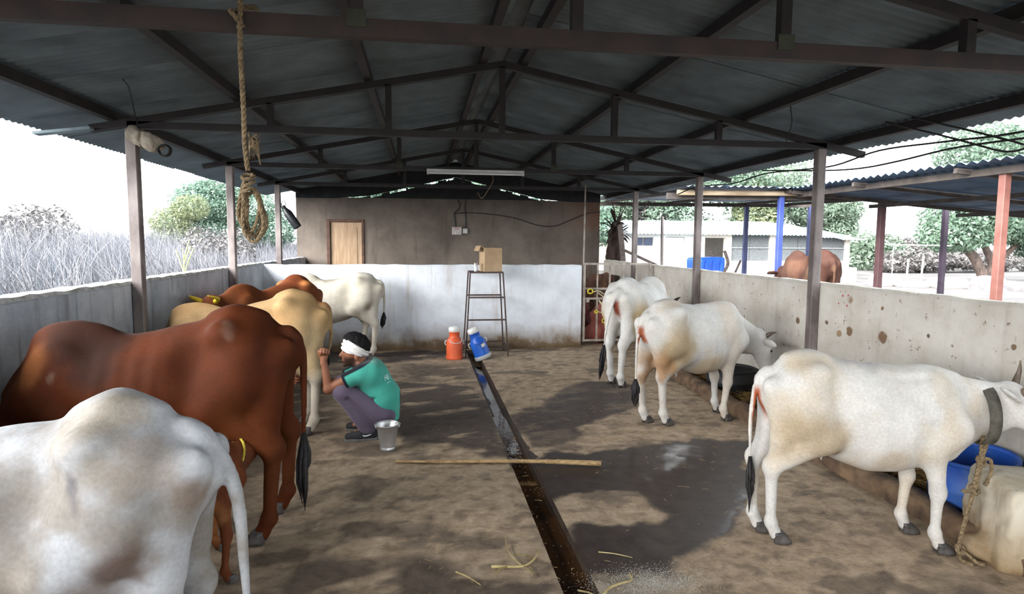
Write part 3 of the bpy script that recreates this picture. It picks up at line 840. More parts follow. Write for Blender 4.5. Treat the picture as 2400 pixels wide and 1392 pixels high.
def L_(c): return np.array(lin(c))
def lerp(a, b, t): return a*(1-t[:, None])+b*t[:, None]
def mk_coat(base, patches=(), rear=None, legs=None, noise_col=None, noise_amt=.5, nz=3.0, seed=0, belly=None):
    """patches: (colour, centre, radii, strength), mirrored on both flanks, edges broken by noise"""
    def fn(x, y, z):
        col = np.repeat(L_(base)[None], len(x), 0)
        n = fbm(x*nz+seed, y*nz+2.7*seed, z*nz+11, 4); n2 = fbm(x*9+seed, y*9, z*9, 4); n3 = fbm(x*4+seed*3, y*4+7, z*4, 3)
        if noise_col: col = lerp(col, L_(noise_col), noise_amt*sstep(.45, .68, n))
        for pc, c, r_, st in patches:
            m = blob(x+.22*(n-.5), np.abs(y), z+.18*(n3-.5)+.1*(n2-.5), c, r_)
            col = lerp(col, L_(pc), np.clip(st*sstep(.12, .75, m+.45*(n2-.5)), 0, 1))
        if belly: col = lerp(col, L_(belly), .7*(1-sstep(.5, .62, z))*sstep(.4, .5, z)*(np.abs(x) < .4))
        if legs: col = lerp(col, L_(legs[0]), legs[2]*(1-sstep(legs[1]-.12, legs[1]+.05, z+.1*(n2-.5))))
        if rear:
            m = (1-sstep(.018, .05, np.abs(y)))*(1-sstep(-.67, -.61, x))*sstep(rear[1], rear[1]+.06, z)*(1-sstep(.93, .99, z))
            m = m*(x > -.74)
            col = lerp(col, L_(rear[0]), np.clip(m, 0, 1))
        return col*(1+.16*(fbm(x*16, y*16, z*22+seed, 3)-.5))[:, None]
    return fn
WH = (204, 202, 198)
TAN = (168, 150, 122)
# three white cows tethered along the right-hand manger
c_r1 = mk_coat(WH, [(TAN, (-.42, .18, .72), (.2, .2, .2), .85), ((176, 172, 170), (-.05, 0, 1.12), (.22, .12, .07), .7), ((196, 178, 150), (-.40, .1, 1.10), (.16, .12, .09), .6), ((178, 162, 140), (.08, .22, .56), (.14, .15, .1), .7),
     ((182, 170, 152), (.40, .15, 1.02), (.08, .1, .16), .5), ((116, 92, 72), (-.27, .19, .62), (.035, .08, .05), .8), ((140, 118, 92), (-.56, .1, .44), (.04, .06, .07), .5)], rear=((170, 92, 62), .70), noise_col=(200, 184, 160), noise_amt=.6, seed=1)
cow('white_cow', 'nearest white cow on the right, tied by a rope to the concrete block', (2.40, 3.03), -12.5, .89, c_r1, sx=.9, hump=.25, dip=.035, bony=.65,
    feet={'HR': (1.94, 3.06), 'HL': (1.91, 3.20), 'FR': (2.74, 2.83), 'FL': (2.74, 3.07)}, poll=(.93, -.02, .94), muz=(1.28, -.10, .70),
    tail=[(-.65, 0, 1.06), (-.72, 0, .97), (-.745, .01, .75), (-.74, .01, .46)], res=.014, drop=.05, horns={'pts': [(0, 0, .02), (.03, .06, .01), (.035, .12, -.01), (.02, .17, -.05)]}, belly=.02, group='white cows along the right manger', udder=.55, ear_d=(.5, .9, -.02))
c_r2 = mk_coat(WH, [(TAN, (-.42, .18, .76), (.2, .2, .24), 1.0), ((168, 128, 88), (-.50, .10, .62), (.12, .10, .2), .8), ((190, 172, 150), (-.40, .05, 1.12), (.16, .12, .07), .5), ((190, 170, 134), (.0, .2, .55), (.2, .2, .1), .7),
     ((150, 116, 84), (-.56, .1, .42), (.05, .08, .08), .7)], rear=((160, 92, 66), .76), noise_col=(196, 180, 160), noise_amt=.5, seed=4)
cow('white_cow', 'middle white cow on the right with tan haunches, head down at the manger', (2.48, 5.36), 21, .955, c_r2, sx=.93, hump=.35, dip=.03, bony=.7,
    feet={'HL': (2.03, 5.34), 'HR': (2.18, 5.23), 'FR': (2.79, 5.31), 'FL': (2.84, 5.58)}, poll=(.93, -.05, .76), muz=(1.08, -.10, .36),
    tail=[(-.65, 0, 1.05), (-.715, .01, .97), (-.735, .03, .75), (-.73, .04, .42)], res=.016, drop=.02, horns={'pts': [(0, 0, 0), (.04, .05, -.02), (.05, .10, -.01)]}, belly=.02, group='white cows along the right manger', switch_len=.2)
c_r3 = mk_coat((212, 211, 208), [((172, 152, 118), (-.44, .18, .74), (.2, .2, .22), 1.0), ((205, 200, 192), (-.2, .1, 1.1), (.3, .2, .06), .3), ((160, 140, 118), (-.56, .1, .42), (.05, .08, .08), .6)], rear=((146, 78, 60), .70), noise_col=(196, 190, 180), noise_amt=.4, seed=7)
cow('white_cow', 'farthest white cow on the right, standing by the metal gate with its tail hanging', (2.62, 7.22), 50, 1.035, c_r3, hump=.4, bony=.9,
    feet={'HR': (2.25, 6.70), 'HL': (2.20, 6.92)}, poll=(.95, -.05, .80), muz=(1.15, -.1, .42),
    tail=[(-.65, 0, 1.06), (-.735, .02, .96), (-.765, .07, .72), (-.77, .11, .43)], res=.018, drop=.0, horns={'pts': [(0, 0, 0), (.04, .05, -.02), (.05, .10, -.01)]}, group='white cows along the right manger', switch_len=.3)
# the left row
c_n = mk_coat((176, 179, 184), [((150, 130, 106), (-.50, .12, 1.02), (.16, .12, .07), .55), ((160, 148, 130), (-.42, .1, 1.14), (.16, .14, .06), .7), ((92, 70, 56), (-.48, .2, .74), (.07, .12, .10), .85), ((104, 84, 72), (-.38, .2, .60), (.14, .15, .12), .8),
     ((128, 110, 96), (-.62, .1, .93), (.07, .1, .08), .7), ((170, 160, 150), (-.1, .2, .7), (.12, .15, .12), .6), ((96, 94, 100), (-.34, .21, 1.0), (.025, .06, .05), .7)], noise_col=(134, 127, 118), noise_amt=.85, nz=4.5, seed=2)
cow('grey_white_cow', 'big greyish white cow cut off at the lower left corner, tail towards the gutter', (-1.33, 2.06), 180, .97, c_n, tail_r=.042, peak=.032,
    poll=(.78, 0, .62), muz=(.86, 0, .22), tail=[(-.60, 0, 1.07), (-.69, 0, 1.0), (-.755, .01, .85), (-.775, .02, .60), (-.785, .02, .36)], res=.012, drop=.03, bony=1.2, udder=.9)
c_b = mk_coat((84, 40, 18), [((48, 28, 21), (.30, .1, 1.08), (.2, .2, .14), .9), ((50, 31, 24), (.22, .2, .95), (.10, .2, .14), .8), ((130, 80, 44), (.50, .15, .92), (.06, .1, .16), .7), ((110, 60, 29), (-.40, .18, .55), (.16, .15, .2), .6),
     ((120, 98, 86), (.40, .18, .86), (.02, .1, .05), .5), ((62, 30, 16), (-.55, 0, 1.08), (.16, .1, .08), .6), ((130, 104, 90), (-.40, .2, 1.11), (.03, .05, .03), .4), ((110, 62, 32), (-.5, .1, .35), (.2, .2, .2), .4)], noise_col=(66, 32, 16), noise_amt=.7, seed=5, belly=(190, 150, 104))
cow('brown_cow', 'glossy red-brown cow in front on the left with a calf under its belly', (-1.44, 3.60), 180, 1.07, c_b,
    feet={'HL': (-.88, 3.42), 'HR': (-.86, 3.80), 'FL': (-1.90, 3.46), 'FR': (-1.92, 3.74)}, poll=(.62, .06, .66), muz=(.62, .20, .27), tuck=.06, ud=(-.43, .69), peak=.015,
    tail=[(-.65, 0, 1.06), (-.715, 0, .96), (-.725, .02, .75), (-.725, .05, .48)], res=.013, drop=.075, bony=1.25, switch_len=.3, hump=.9, neck_k=1.12)
c_t = mk_coat((166, 138, 100), [((150, 116, 76), (.40, 0, 1.12), (.16, .2, .12), .6), ((206, 184, 146), (-.52, .1, .72), (.16, .2, .25), .7), ((150, 112, 74), (-.3, .1, .95), (.16, .2, .1), .35), ((126, 70, 44), (-.62, 0, 1.08), (.12, .06, .06), .5)], legs=((206, 200, 188), .55, .8), noise_col=(168, 136, 92), noise_amt=.5, seed=9)
cow('tan_cow', 'light tan cow being milked, between the two brown cows', (-1.50, 5.50), 180, 1.02, c_t, hump=.8,
    feet={'HL': (-.96, 5.36), 'HR': (-1.05, 5.62)}, poll=(.58, .02, .64), muz=(.56, .12, .26), peak=.015, res=.016, drop=.10, bony=1.2, tail=[(-.65, 0, 1.06), (-.69, -.03, .97), (-.69, -.09, .78), (-.66, -.12, .62)], switch_len=.12)
c_b2 = mk_coat((104, 58, 32), [((120, 62, 36), (-.3, 0, 1.12), (.25, .2, .08), .6), ((196, 128, 74), (-.37, .17, 1.1), (.08, .06, .05), .6)], noise_col=(140, 76, 40), seed=12)
cow('brown_cow', 'rust-brown cow of which only the hips show above the tan cow', (-1.62, 6.95), 240, 1.04, c_b2, poll=(.74, 0, .98), muz=(.98, .10, .64), peak=.02, bony=1.2, res=.02, drop=.06, horns={'pts': [(0, 0, 0), (.05, .06, 0), (.05, .13, .03), (.02, .19, .05)], 'mat': mat('yellow_painted_horn', lin((226, 200, 60)), lin((196, 170, 44)), 8, .5)})
c_w = mk_coat((204, 198, 186), [((150, 142, 128), (-.30, .2, .66), (.08, .12, .08), .7), ((120, 100, 72), (-.5, .18, .80), (.07, .1, .08), .6), ((120, 112, 96), (.1, 0, 1.1), (.25, .1, .05), .6), ((150, 146, 138), (.0, .2, .55), (.3, .2, .06), .6), ((104, 74, 54), (-.38, .05, .60), (.07, .1, .08), .8)], noise_col=(198, 190, 172), noise_amt=.6, seed=15)
cow('white_cow', 'white cow standing against the low white wall behind the crouching man', (-1.24, 8.92), 180, 1.0, c_w, feet={'HL': (-.72, 8.83), 'HR': (-.90, 9.05)}, poll=(.80, 0, .60), muz=(.84, 0, .2), res=.02, drop=.02, udder=0.0, switch_len=.16, tail=[(-.65, 0, 1.06), (-.705, 0, .96), (-.715, .0, .75), (-.70, .0, .58)])
# suckling calf, head under the brown cow's udder
c_c = mk_coat((96, 52, 30), [((96, 62, 48), (.7, 0, .85), (.12, .2, .2), .6), ((156, 104, 60), (.4, .1, .4), (.2, .2, .3), .8), ((200, 146, 90), (.0, .2, .6), (.3, .2, .1), .5)], noise_col=(126, 70, 40), seed=21)
cow('calf', 'small brown calf suckling under the red-brown cow', (-1.18, 3.04), 52, .56, c_c, feet={'FR': (-.93, 3.02), 'FL': (-1.08, 3.36), 'HR': (-1.30, 2.66), 'HL': (-1.50, 2.82)}, poll=(.80, .06, .98), muz=(1.08, .26, .92), res=.011, drop=.02, udder=0, bony=.5, hump=0.0, cat='calf', switch_len=.2, fat=.92, calf=True)
# brown cow out in the yard
c_o = mk_coat((80, 56, 48), [((112, 86, 68), (-.45, .2, .75), (.14, .2, .25), .9), ((150, 112, 90), (.1, .2, .9), (.3, .2, .2), .4), ((84, 44, 36), (-.3, .0, 1.15), (.3, .1, .08), .6)], rear=((104, 78, 62), .5), noise_col=(72, 44, 34), seed=25)
cow('brown_cow', 'dark brown cow in the yard beyond the right wall', (6.85, 10.2, .245), 86, 1.08, c_o, poll=(.85, 0, .8), muz=(1.05, 0, .5), res=.024, drop=.04, tail=[(-.65, 0, 1.05), (-.715, 0, .95), (-.725, .01, .7), (-.71, .02, .5)])
# ------------------------------------------------------------------ things in the shed
ROPE = mat('coir_rope', lin((152, 132, 102)), lin((102, 86, 62)), 60, 0.9, bmp=0.8, stretch=(1, 1, 1))
IRON = mat('thin_rusty_iron', lin((86, 66, 60)), lin((54, 44, 42)), 9, 0.6)
STEEL = mat('brushed_steel', (.62, .62, .63), (.5, .5, .51), 12, 0.38, 0.75)

# stand of rusty angle iron by the low wall
st = empty('iron_stand', (0.92, 9.0, 0)); tag(st, 'tall rusty iron stand with splayed legs in front of the low white wall', 'stand')
def stp(u, v, t):          # leg corner at height t: u,v in -1..1
    z0, z1 = 0.0, 1.2; k = t/z1
    hx = .305-(.305-.235)*k; hy = .26-(.26-.19)*k
    return (u*hx, v*hy, t)
for u in (-1, 1):
    for v in (-1, 1):
        MB().bar(stp(u, v, 0), stp(u, v, 1.2), .02, .02, (0, 1, 0)).build('leg', IRON, st)
for t, sides in ((1.2, 'fblr'), (.845, 'fb'), (.525, 'f'), (.135, 'fblr')):
    for sd in sides:
        a, b = {'f': ((-1, -1), (1, -1)), 'b': ((-1, 1), (1, 1)), 'l': ((-1, -1), (-1, 1)), 'r': ((1, -1), (1, 1))}[sd]
        MB().bar(stp(*a, t), stp(*b, t), .016, .022).build('rail', IRON, st)
for k in (-.33, .33):
    MB().bar((stp(1, 1, .135)[0]*k+.04, stp(1, -1, .135)[1], .138), (stp(1, 1, .135)[0]*k+.04, stp(1, 1, .135)[1], .138), .012, .012).build('shelf_bar', IRON, st)
g = MB().box((-.228, -.185, 1.196), (.228, .185, 1.208)); g.build('top_plate', IRON, st)

# cardboard box with one flap folded out
CARD = mat('cardboard', lin((178, 152, 120)), lin((158, 132, 102)), 5, 0.85)
bx = empty('cardboard_box', (1.0, 9.03, 1.209), R(16)); tag(bx, 'open cardboard box standing on the iron stand', 'box')
w, dp, hh, t = .135, .11, .34, .005
g = MB(); g.box((-w, -dp, 0), (w, -dp+t, hh)); g.box((-w, dp-t, 0), (w, dp, hh)); g.box((-w, -dp+t, 0), (-w+t, dp-t, hh)); g.box((w-t, -dp+t, 0), (w, dp-t, hh)); g.box((-w+t, -dp+t, 0), (w-t, dp-t, t))
g.build('carton', CARD, bx)
MB().bar((-w, 0, hh), (-w-.055, 0, hh+.03), .2, .005, (0, 0, 1)).build('flap', CARD, bx)
MB().bar((-w-.055, 0, hh+.03), (-w-.09, 0, hh-.045), .19, .005, (0, 0, 1)).build('flap', CARD, bx)
MB().bar((0, dp, hh), (0, dp+.05, hh-.02), .24, .005, (0, 0, 1)).build('flap', CARD, bx)
# steel tumbler
tb = MB().lathe([(.03, 0), (.031, .004), (.026, .125), (.0235, .128), (.024, .124), (.0285, .006), (.001, .006)], 20)
tag(tb.build('steel_tumbler', STEEL, None, True, (.775, 8.93, 1.209)), 'small steel tumbler upside down beside the cardboard box', 'tumbler')

# two plastic milk cans
def milk_can(name, label, loc, rot, body, lid, band=None):
    o = empty(name, loc); o.rotation_euler = rot; tag(o, label, 'milk can', 'plastic milk cans by the stand')
    MB().lathe([(.104, 0), (.118, .004), (.12, .02), (.118, .03), (.114, .05), (.113, .235), (.106, .262), (.078, .305), (.073, .315), (.073, .375), (.078, .38), (.078, .39), (.07, .392), (.068, .37)], 32).build('can_body', body, o, True)
    if band: MB().lathe([(.119, .0), (.1225, .004), (.1225, .052), (.117, .056)], 32, None, False).build('foot_ring', band, o, True)
    l_ = MB().lathe([(.076, .385), (.082, .388), (.082, .43), (.074, .45), (.05, .458), (.001, .46)], 28).build('lid', lid, o, True)
    for sd in (-1, 1):
        MB().tube(smooth_pts([(sd*.1, 0, .26), (sd*.128, 0, .262), (sd*.135, 0, .225), (sd*.118, 0, .2)], 4), .0075, 8).build('handle_lug', lid, o, True)
    h = MB().tube(smooth_pts([(-.09, -.052, .285), (-.07, -.098, .25), (0, -.128, .235), (.07, -.098, .25), (.09, -.052, .285)], 5), .005, 6).build('carry_handle', lid if band is None else body, o, True)
    return o
ORG = mat('orange_plastic', lin((238, 108, 62)), lin((214, 90, 48)), 4, 0.45); BLU = mat('blue_plastic', lin((34, 108, 214)), lin((24, 84, 180)), 4, 0.42)
WHT = mat('white_plastic', lin((232, 232, 230)), lin((204, 204, 200)), 6, 0.5); GRY = mat('grey_plastic', lin((188, 192, 192)), lin((160, 164, 164)), 6, 0.5)
milk_can('milk_can', 'orange plastic milk can standing upright', (.45, 8.64, -.004), (0, 0, .2), ORG, WHT)
bc = milk_can('milk_can', 'blue plastic milk can tilted against the iron stand', (.86, 8.62, .002), (R(-3), R(-21), R(6)), BLU, WHT, GRY)
MB().box((-.03, -.128, .17), (.03, -.116, .215), .004, Matrix.Rotation(R(22), 4, 'Z')).build('paper_label', WHT, bc)

# milking bucket
bk = empty('milk_bucket', (-.275, 4.88, 0)); tag(bk, 'small steel milking bucket on the floor behind the man', 'bucket')
MB().lathe([(.058, 0), (.06, .004), (.06, .022), (.056, .026), (.06, .032), (.06, .038), (.086, .198), (.0905, .2), (.0915, .206), (.088, .209), (.083, .2), (.057, .03), (.001, .03)], 36).build('pail', STEEL, bk, True)
milk = mat('milk', lin((246, 244, 236)), lin((238, 236, 228)), 3, 0.3)
MB().lathe([(.001, .148), (.0755, .148)], 32, None, False).build('milk', milk, bk, True)
MB().tube(smooth_pts([(-.09, 0, .196), (-.1, .01, .2), (-.075, .052, .207), (0, .088, .21), (.075, .052, .207), (.1, .01, .2), (.09, 0, .196)], 5), .003, 6).build('bail_handle', STEEL, bk, True)
for sd in (-1, 1): MB().box((sd*.089-.008, -.012, .178), (sd*.089+.008, .012, .202), .003).build('ear', STEEL, bk)

# bamboo stick across the gutter
BAM = mat('old_bamboo', lin((196, 166, 120)), lin((140, 110, 72)), 14, 0.7, stretch=(1, 6, 6))
pts = [(-.20, 4.56, .012), (.05, 4.52, .014), (.3, 4.49, .013), (.55, 4.46, .016), (.82, 4.42, .017), (.98, 4.38, .02), (1.02, 4.37, .021), (1.30, 4.30, .022)]
ps = smooth_pts(pts, 6); rad = [.009+.011*(i/(len(ps)-1)) for i in range(len(ps))]
stk = empty('bamboo_stick', (0, 0, 0)); tag(stk, 'long bamboo stick lying across the floor gutter', 'stick')
MB().tube(ps, rad, 10).build('shaft', BAM, stk, True)
for k in (8, 15, 22, 27, 34):
    p_ = Vector(ps[k]); q_ = Vector(ps[k+1]); d_ = (q_-p_).normalized(); r0 = rad[k]
    MB().tube([p_-d_*.007, p_-d_*.002, p_+d_*.002, p_+d_*.007], [r0*1.0, r0*1.16, r0*1.16, r0*1.0], 10).build('node_ring', BAM, stk, True)

# tube light under the third truss
tl = empty('tube_light', (.67, 7.72, 2.487)); tag(tl, 'unlit white tube light hung under the third roof truss', 'lamp')
LP = mat('old_white_enamel', lin((206, 204, 202)), lin((180, 178, 176)), 5, .4)
MB().box((-.6, -.016, 0), (.6, .03, .034), .004).build('batten', LP, tl)
GL = mat('unlit_tube_glass', lin((226, 228, 230)), lin((212, 214, 216)), 4, .15)
MB().tube([(-.57, -.016, -.016), (.57, -.016, -.016)], .013, 12).build('tube', GL, tl, True)
for sd in (-1, 1): MB().box((sd*.585-.014, -.03, -.032), (sd*.585+.014, .02, .002), .003).build('lamp_holder', LP, tl)
CAB = mat('black_cable', lin((34, 32, 32)), lin((22, 20, 20)), 20, .6)
tag(MB().tube(smooth_pts([(.93, 7.78, 2.56), (.86, 7.79, 2.52), (.9, 7.85, 2.42), (.85, 8.0, 2.3), (.78, 8.1, 2.2), (.73, 8.15, 2.28)], 6), .006, 6).build('loose_cord', mat('dusty_brown_cord', lin((110, 92, 66)), lin((70, 58, 44)), 20, .8), None, True), 'short frayed cord dangling beside the tube light', 'cord')

# rope with a coiled loop hung from the nearest truss
hr = empty('hanging_rope', (-.70, 2.70, 0)); tag(hr, 'thick coir rope hanging from the nearest truss, ending in a loop', 'rope')
def twisted(pts, r, n=5, name='strand', parent=None, m=ROPE, lay=.07, strands=3):
    """rope laid up from twisted strands"""
    ps = [Vector(p) for p in smooth_pts(pts, n)]
    g = MB(); L = 0; acc = [0]
    for a, b in zip(ps[:-1], ps[1:]): L += (b-a).length; acc.append(L)
    k = max(8, int(L/.012)); P = []
    j = 0
    for i in range(k+1):
        s_ = L*i/k
        while j < len(acc)-2 and acc[j+1] < s_: j += 1
        t = (s_-acc[j])/max(acc[j+1]-acc[j], 1e-6); P.append(ps[j].lerp(ps[j+1], t))
    nrm = None; fr = []
    for i, p in enumerate(P):
        t = (P[min(i+1, k)]-P[max(i-1, 0)]).normalized()
        if nrm is None: nrm = t.cross(Vector((0, 1, 0)) if abs(t.y) < .9 else Vector((1, 0, 0))).normalized()
        else: nrm = (nrm-t*nrm.dot(t)).normalized()
        fr.append((nrm, t.cross(nrm)))
    for s_ in range(strands):
        q = []
        for i, p in enumerate(P):
            a = 2*math.pi*(s_/strands+L*i/k/lay); u, v = fr[i]
            q.append(tuple(p+(u*math.cos(a)+v*math.sin(a))*r*.5))
        g.tube(q, r*.5, 6)
    return g.build(name, m, parent, True)
twisted([(-.005, .0, 2.66), (-.008, -.01, 2.55), (-.012, -.01, 2.40), (-.010, 0, 2.2), (-.008, 0, 2.02), (.0, 0, 1.93)], .0115, name='hanging_strand', parent=hr)
twisted([(-.03, .02, 2.50), (.02, .05, 2.53), (.03, .09, 2.6), (-.02, .11, 2.61), (-.05, .06, 2.57), (-.04, -.02, 2.55), (.0, -.025, 2.5)], .0125, name='hitch', parent=hr)
for k, (dx, dy, lo, w_) in enumerate(((-.022, .0, 1.68, .028), (-.012, .014, 1.665, .036), (-.002, -.012, 1.64, .046), (.006, .012, 1.655, .04))):
    twisted([(-.012, dy*.5, 1.90), (dx-.016, dy, 1.80), (dx-.02, dy*1.2, lo+.06), (dx+.006, dy, lo+.008), (dx+.03, dy, lo+.004), (dx+.05+.2*w_, dy, lo+.06), (.034+.3*w_, dy*.8, lo+.14), (.02, dy*.5, 1.86)], .0092, name='loop', parent=hr)
for k in range(3):
    z_ = 1.905-.03*k
    twisted([(.026*math.cos(a)*.85, .026*math.sin(a), z_+.012*math.sin(a+k)) for a in [i*.9+.4*k for i in range(8)]], .009, name='whipping', parent=hr)
g = MB(); r_ = random.Random(5)
for k in range(26):
    a = r_.uniform(0, 6.28)
    g.tube([(.012, 0, 2.06), (.022+.016*math.cos(a), .014*math.sin(a), 2.03-r_.uniform(-.05, .02)), (.028+.022*math.cos(a), .02*math.sin(a), 1.985-r_.uniform(-.1, .04))], [.004, .003, .0012], 4)
g.build('frayed_end', ROPE, hr, True)

# cloth bundle and coiled cable tied to the left post
CL = mat('dusty_cloth', lin((178, 168, 154)), lin((140, 130, 116)), 12, .95, bmp=.5)
f = Field((-.2, -.16, -.14), (.22, .16, .16), .009)
f.cone((-.09, 0, .05), (.06, 0, -.02), .055, .06, .03); f.cone((-.08, 0, .03), (-.10, 0, .10), .045, .03, .03); f.ell((.05, -.03, -.01), (.06, .06, .065), .03)
f.ell((-.01, -.05, .03), (.07, .04, .05), .03); f.ell((-.015, -.12, .035), (.012, .06, .12), .02, op='s'); f.ell((.02, -.1, -.09), (.05, .05, .03), .02, op='s')
P, Q = f.mesh(); P = P+((fbm(P[:, 0]*22, P[:, 1]*22, P[:, 2]*22, 3)-.5)*.035)[:, None]*P/np.linalg.norm(P, axis=1)[:, None]
bd = empty('cloth_bundle', (-2.08, 5.2, 2.39)); tag(bd, 'pale cloth bundle tied under the eave at the front left post', 'bundle')
mk('cloth', (P, Q), CL, bd, True)
twisted([(-.03+.0, .07*math.cos(a), .02+.07*math.sin(a)) for a in [i*.7 for i in range(10)]], .006, name='tie_cord', parent=bd)
g = MB()
for k in range(7):
    r0 = .042+.003*(k % 3); pts = [(.135+r0*math.cos(a), -.03+.006*k-.02+.004*math.sin(3*a+k), -.065+r0*.9*math.sin(a)) for a in [2*math.pi*i/18 for i in range(18)]]
    g.tube(pts, .006, 6, True)
tag(g.build('cable_coil', CAB, None, True, (-2.08, 5.2, 2.39)), 'small coil of black cable hanging beside the cloth bundle', 'cable')
tag(MB().tube(smooth_pts([(-2.14, 5.22, 2.46), (-2.15, 5.21, 2.55), (-2.1, 5.05, 2.60), (-1.98, 4.7, 2.68), (-1.95, 4.55, 2.70)], 6), .0045, 6).build('roof_cord', CAB, None, True), 'thin dark cord running up from the cloth bundle to the roof', 'cord')

# black flask hanging off the far left post
fl = empty('black_flask', (-2.15, 10.2, 2.19)); fl.rotation_euler = (0, R(180-33), 0); tag(fl, 'black flask hung at a slant from the far left post', 'flask')
BLK = mat('black_plastic', lin((44, 46, 50)), lin((28, 29, 32)), 8, .4)
MB().lathe([(.03, .06), (.034, .065), (.04, .09), (.058, .13), (.066, .16), (.066, .40), (.058, .42), (.001, .42)], 24).build('flask_body', BLK, fl, True)
MB().lathe([(.001, .015), (.026, .017), (.031, .03), (.031, .062), (.024, .066)], 20).build('cap', BLK, fl, True)
MB().tube(smooth_pts([(.0, 0, .05), (-.045, 0, .03), (-.06, 0, -.03), (-.03, 0, -.045), (.02, 0, .0), (.03, 0, .05)], 5), .006, 6).build('strap', CAB, fl, True)

# switch boxes and cable on the back wall
sw = empty('switch_box', (.715, 12.75, 1.85)); tag(sw, 'larger grey switch box with red print on the back wall', 'switch box')
PL = mat('aged_grey_plastic', lin((178, 174, 170)), lin((158, 152, 148)), 9, .5); RED = mat('faded_red_print', lin((176, 92, 96)), lin((160, 110, 108)), 30, .6)
MB().box((-.1, -.06, -.08), (.1, 0, .08), .008).build('box', PL, sw)
g = MB()
for a, b, z_ in ((-.045, .04, .052), (-.05, -.028, .03), (-.015, .05, .032)): g.box((a, -.0612, z_-.007), (b, -.0602, z_+.007))
g.build('printed_mark', RED, sw)
MB().box((-.04, -.064, -.06), (-.025, -.06, -.03), .001).build('toggle', mat('white_switch', lin((220, 218, 214)), None, 8, .4), sw)
s2 = empty('switch_box', (.885, 12.75, 1.85)); tag(s2, 'small white socket box right of the larger switch box', 'switch box')
MB().box((-.052, -.05, -.052), (.052, 0, .052), .008).build('box', PL, s2)
MB().box((-.018, -.054, -.024), (.018, -.049, .024), .002).build('rocker', GRY, s2)
for nm, pts, lb in (('cable', [(.69, 12.735, 1.925), (.68, 12.735, 2.05), (.66, 12.735, 2.2), (.72, 12.735, 2.26), (.78, 12.735, 2.35), (.74, 12.735, 2.48)], 'black cable rising from the larger switch box'),
                    ('cable', [(.89, 12.735, 1.90), (.90, 12.735, 2.05), (.89, 12.735, 2.2), (.88, 12.735, 2.35), (.9, 12.735, 2.48)], 'black cable rising from the small socket box'),
                    ('cable', [(.68, 12.73, 2.20), (.9, 12.73, 2.22), (1.23, 12.73, 2.21), (1.7, 12.73, 2.16), (2.0, 12.73, 2.10), (2.4, 12.73, 1.98), (2.75, 12.73, 1.97), (3.05, 12.73, 2.08), (3.45, 12.73, 2.24), (3.72, 12.73, 2.26)], 'long black cable sagging across the back wall')):
    tag(MB().tube(smooth_pts(pts, 6), .010, 6).build(nm, CAB, None, True), lb, 'cable')

# cables along the right eave
for k, (lb, pts) in enumerate((
    ('black cable running along the right eave purlin', [(3.9, 1.5, 2.45)]+[(3.9+.03*math.sin(i*1.3), 2.4+i*.62, 2.415+.03*math.sin(i*2.1)) for i in range(12)]),
    ('thinner cable sagging below the right eave', [(4.02, 1.5, 2.42)]+[(4.02+.02*math.sin(i*2.3), 2.3+i*.5, 2.36+.022*math.cos(i*1.7)) for i in range(8)]+[(3.8, 6.6, 2.46)]))):
    tag(MB().tube(smooth_pts(pts, 5), .008, 6).build('cable', CAB, None, True), lb, 'cable')
lp = MB()
for y0, x0 in ((3.95, 3.86), (3.75, 3.92)):
    lp.tube(smooth_pts([(x0-.25, y0+.55, 2.60), (x0, y0+.3, 2.47), (x0+.12, y0+.12, 2.38), (x0+.22, y0-.06, 2.30), (x0+.26, y0-.2, 2.33), (x0+.2, y0-.28, 2.45), (x0+.1, y0-.3, 2.52)], 5), .008, 6)
tag(lp.build('cable_loop', CAB, None, True), 'two black wires looping down from the right eave', 'cable')
tag(MB().tube(smooth_pts([(3.05, 4.9, 2.79), (3.07, 4.9, 2.65), (3.04, 4.91, 2.52), (3.02, 4.9, 2.44)], 5), .004, 5).build('roof_cord', CAB, None, True), 'thin cord hanging from the right roof slope', 'cord')

# concrete tether block, tubs, hay in the manger
BLKM = wall_mat('chipped_concrete_block', lin((206, 200, 186)), lin((176, 164, 140)), lin((110, 88, 60)), .5, lin((140, 114, 78)), .3, None, 0.02)
f = Field((-.1, -.1, -.02), (.75, .66, .48), .012)
x = f.ax[0][:, None, None]; y = f.ax[1][None, :, None]; z = f.ax[2][None, None, :]
tz = np.clip(z/.42, 0, 1)
cx, cy = .32, .26
d = np.sqrt(np.maximum(np.abs(x-cx)-(.27-.035*tz), 0)**2+np.maximum(np.abs(y-cy)-(.22-.02*tz), 0)**2+np.maximum(np.abs(z-.2)-.18, 0)**2)-.04
f.f = np.minimum(f.f, d.astype(np.float32))
f.ell((-.0, .2, .05), (.10, .08, .06), .04); f.ell((-.02, .08, .30), (.06, .14, .18), .05, op='s'); f.ell((.0, .0, .13), (.05, .05, .06), .03, op='s')
P, Q = f.mesh(); n_ = fbm(P[:, 0]*9, P[:, 1]*9, P[:, 2]*9, 4)-.5; P[:, 0] += n_*.05; P[:, 1] += (fbm(P[:, 0]*9+5, P[:, 1]*9, P[:, 2]*9, 4)-.5)*.04
P[:, 2] = np.maximum(P[:, 2], 0)
cb = mk('concrete_block', (P, Q), BLKM, None, True, (2.86, 2.60, -.006)); cb.rotation_euler = (0, 0, R(-23))
tag(cb, 'chipped whitewashed concrete block at the lower right edge', 'block')

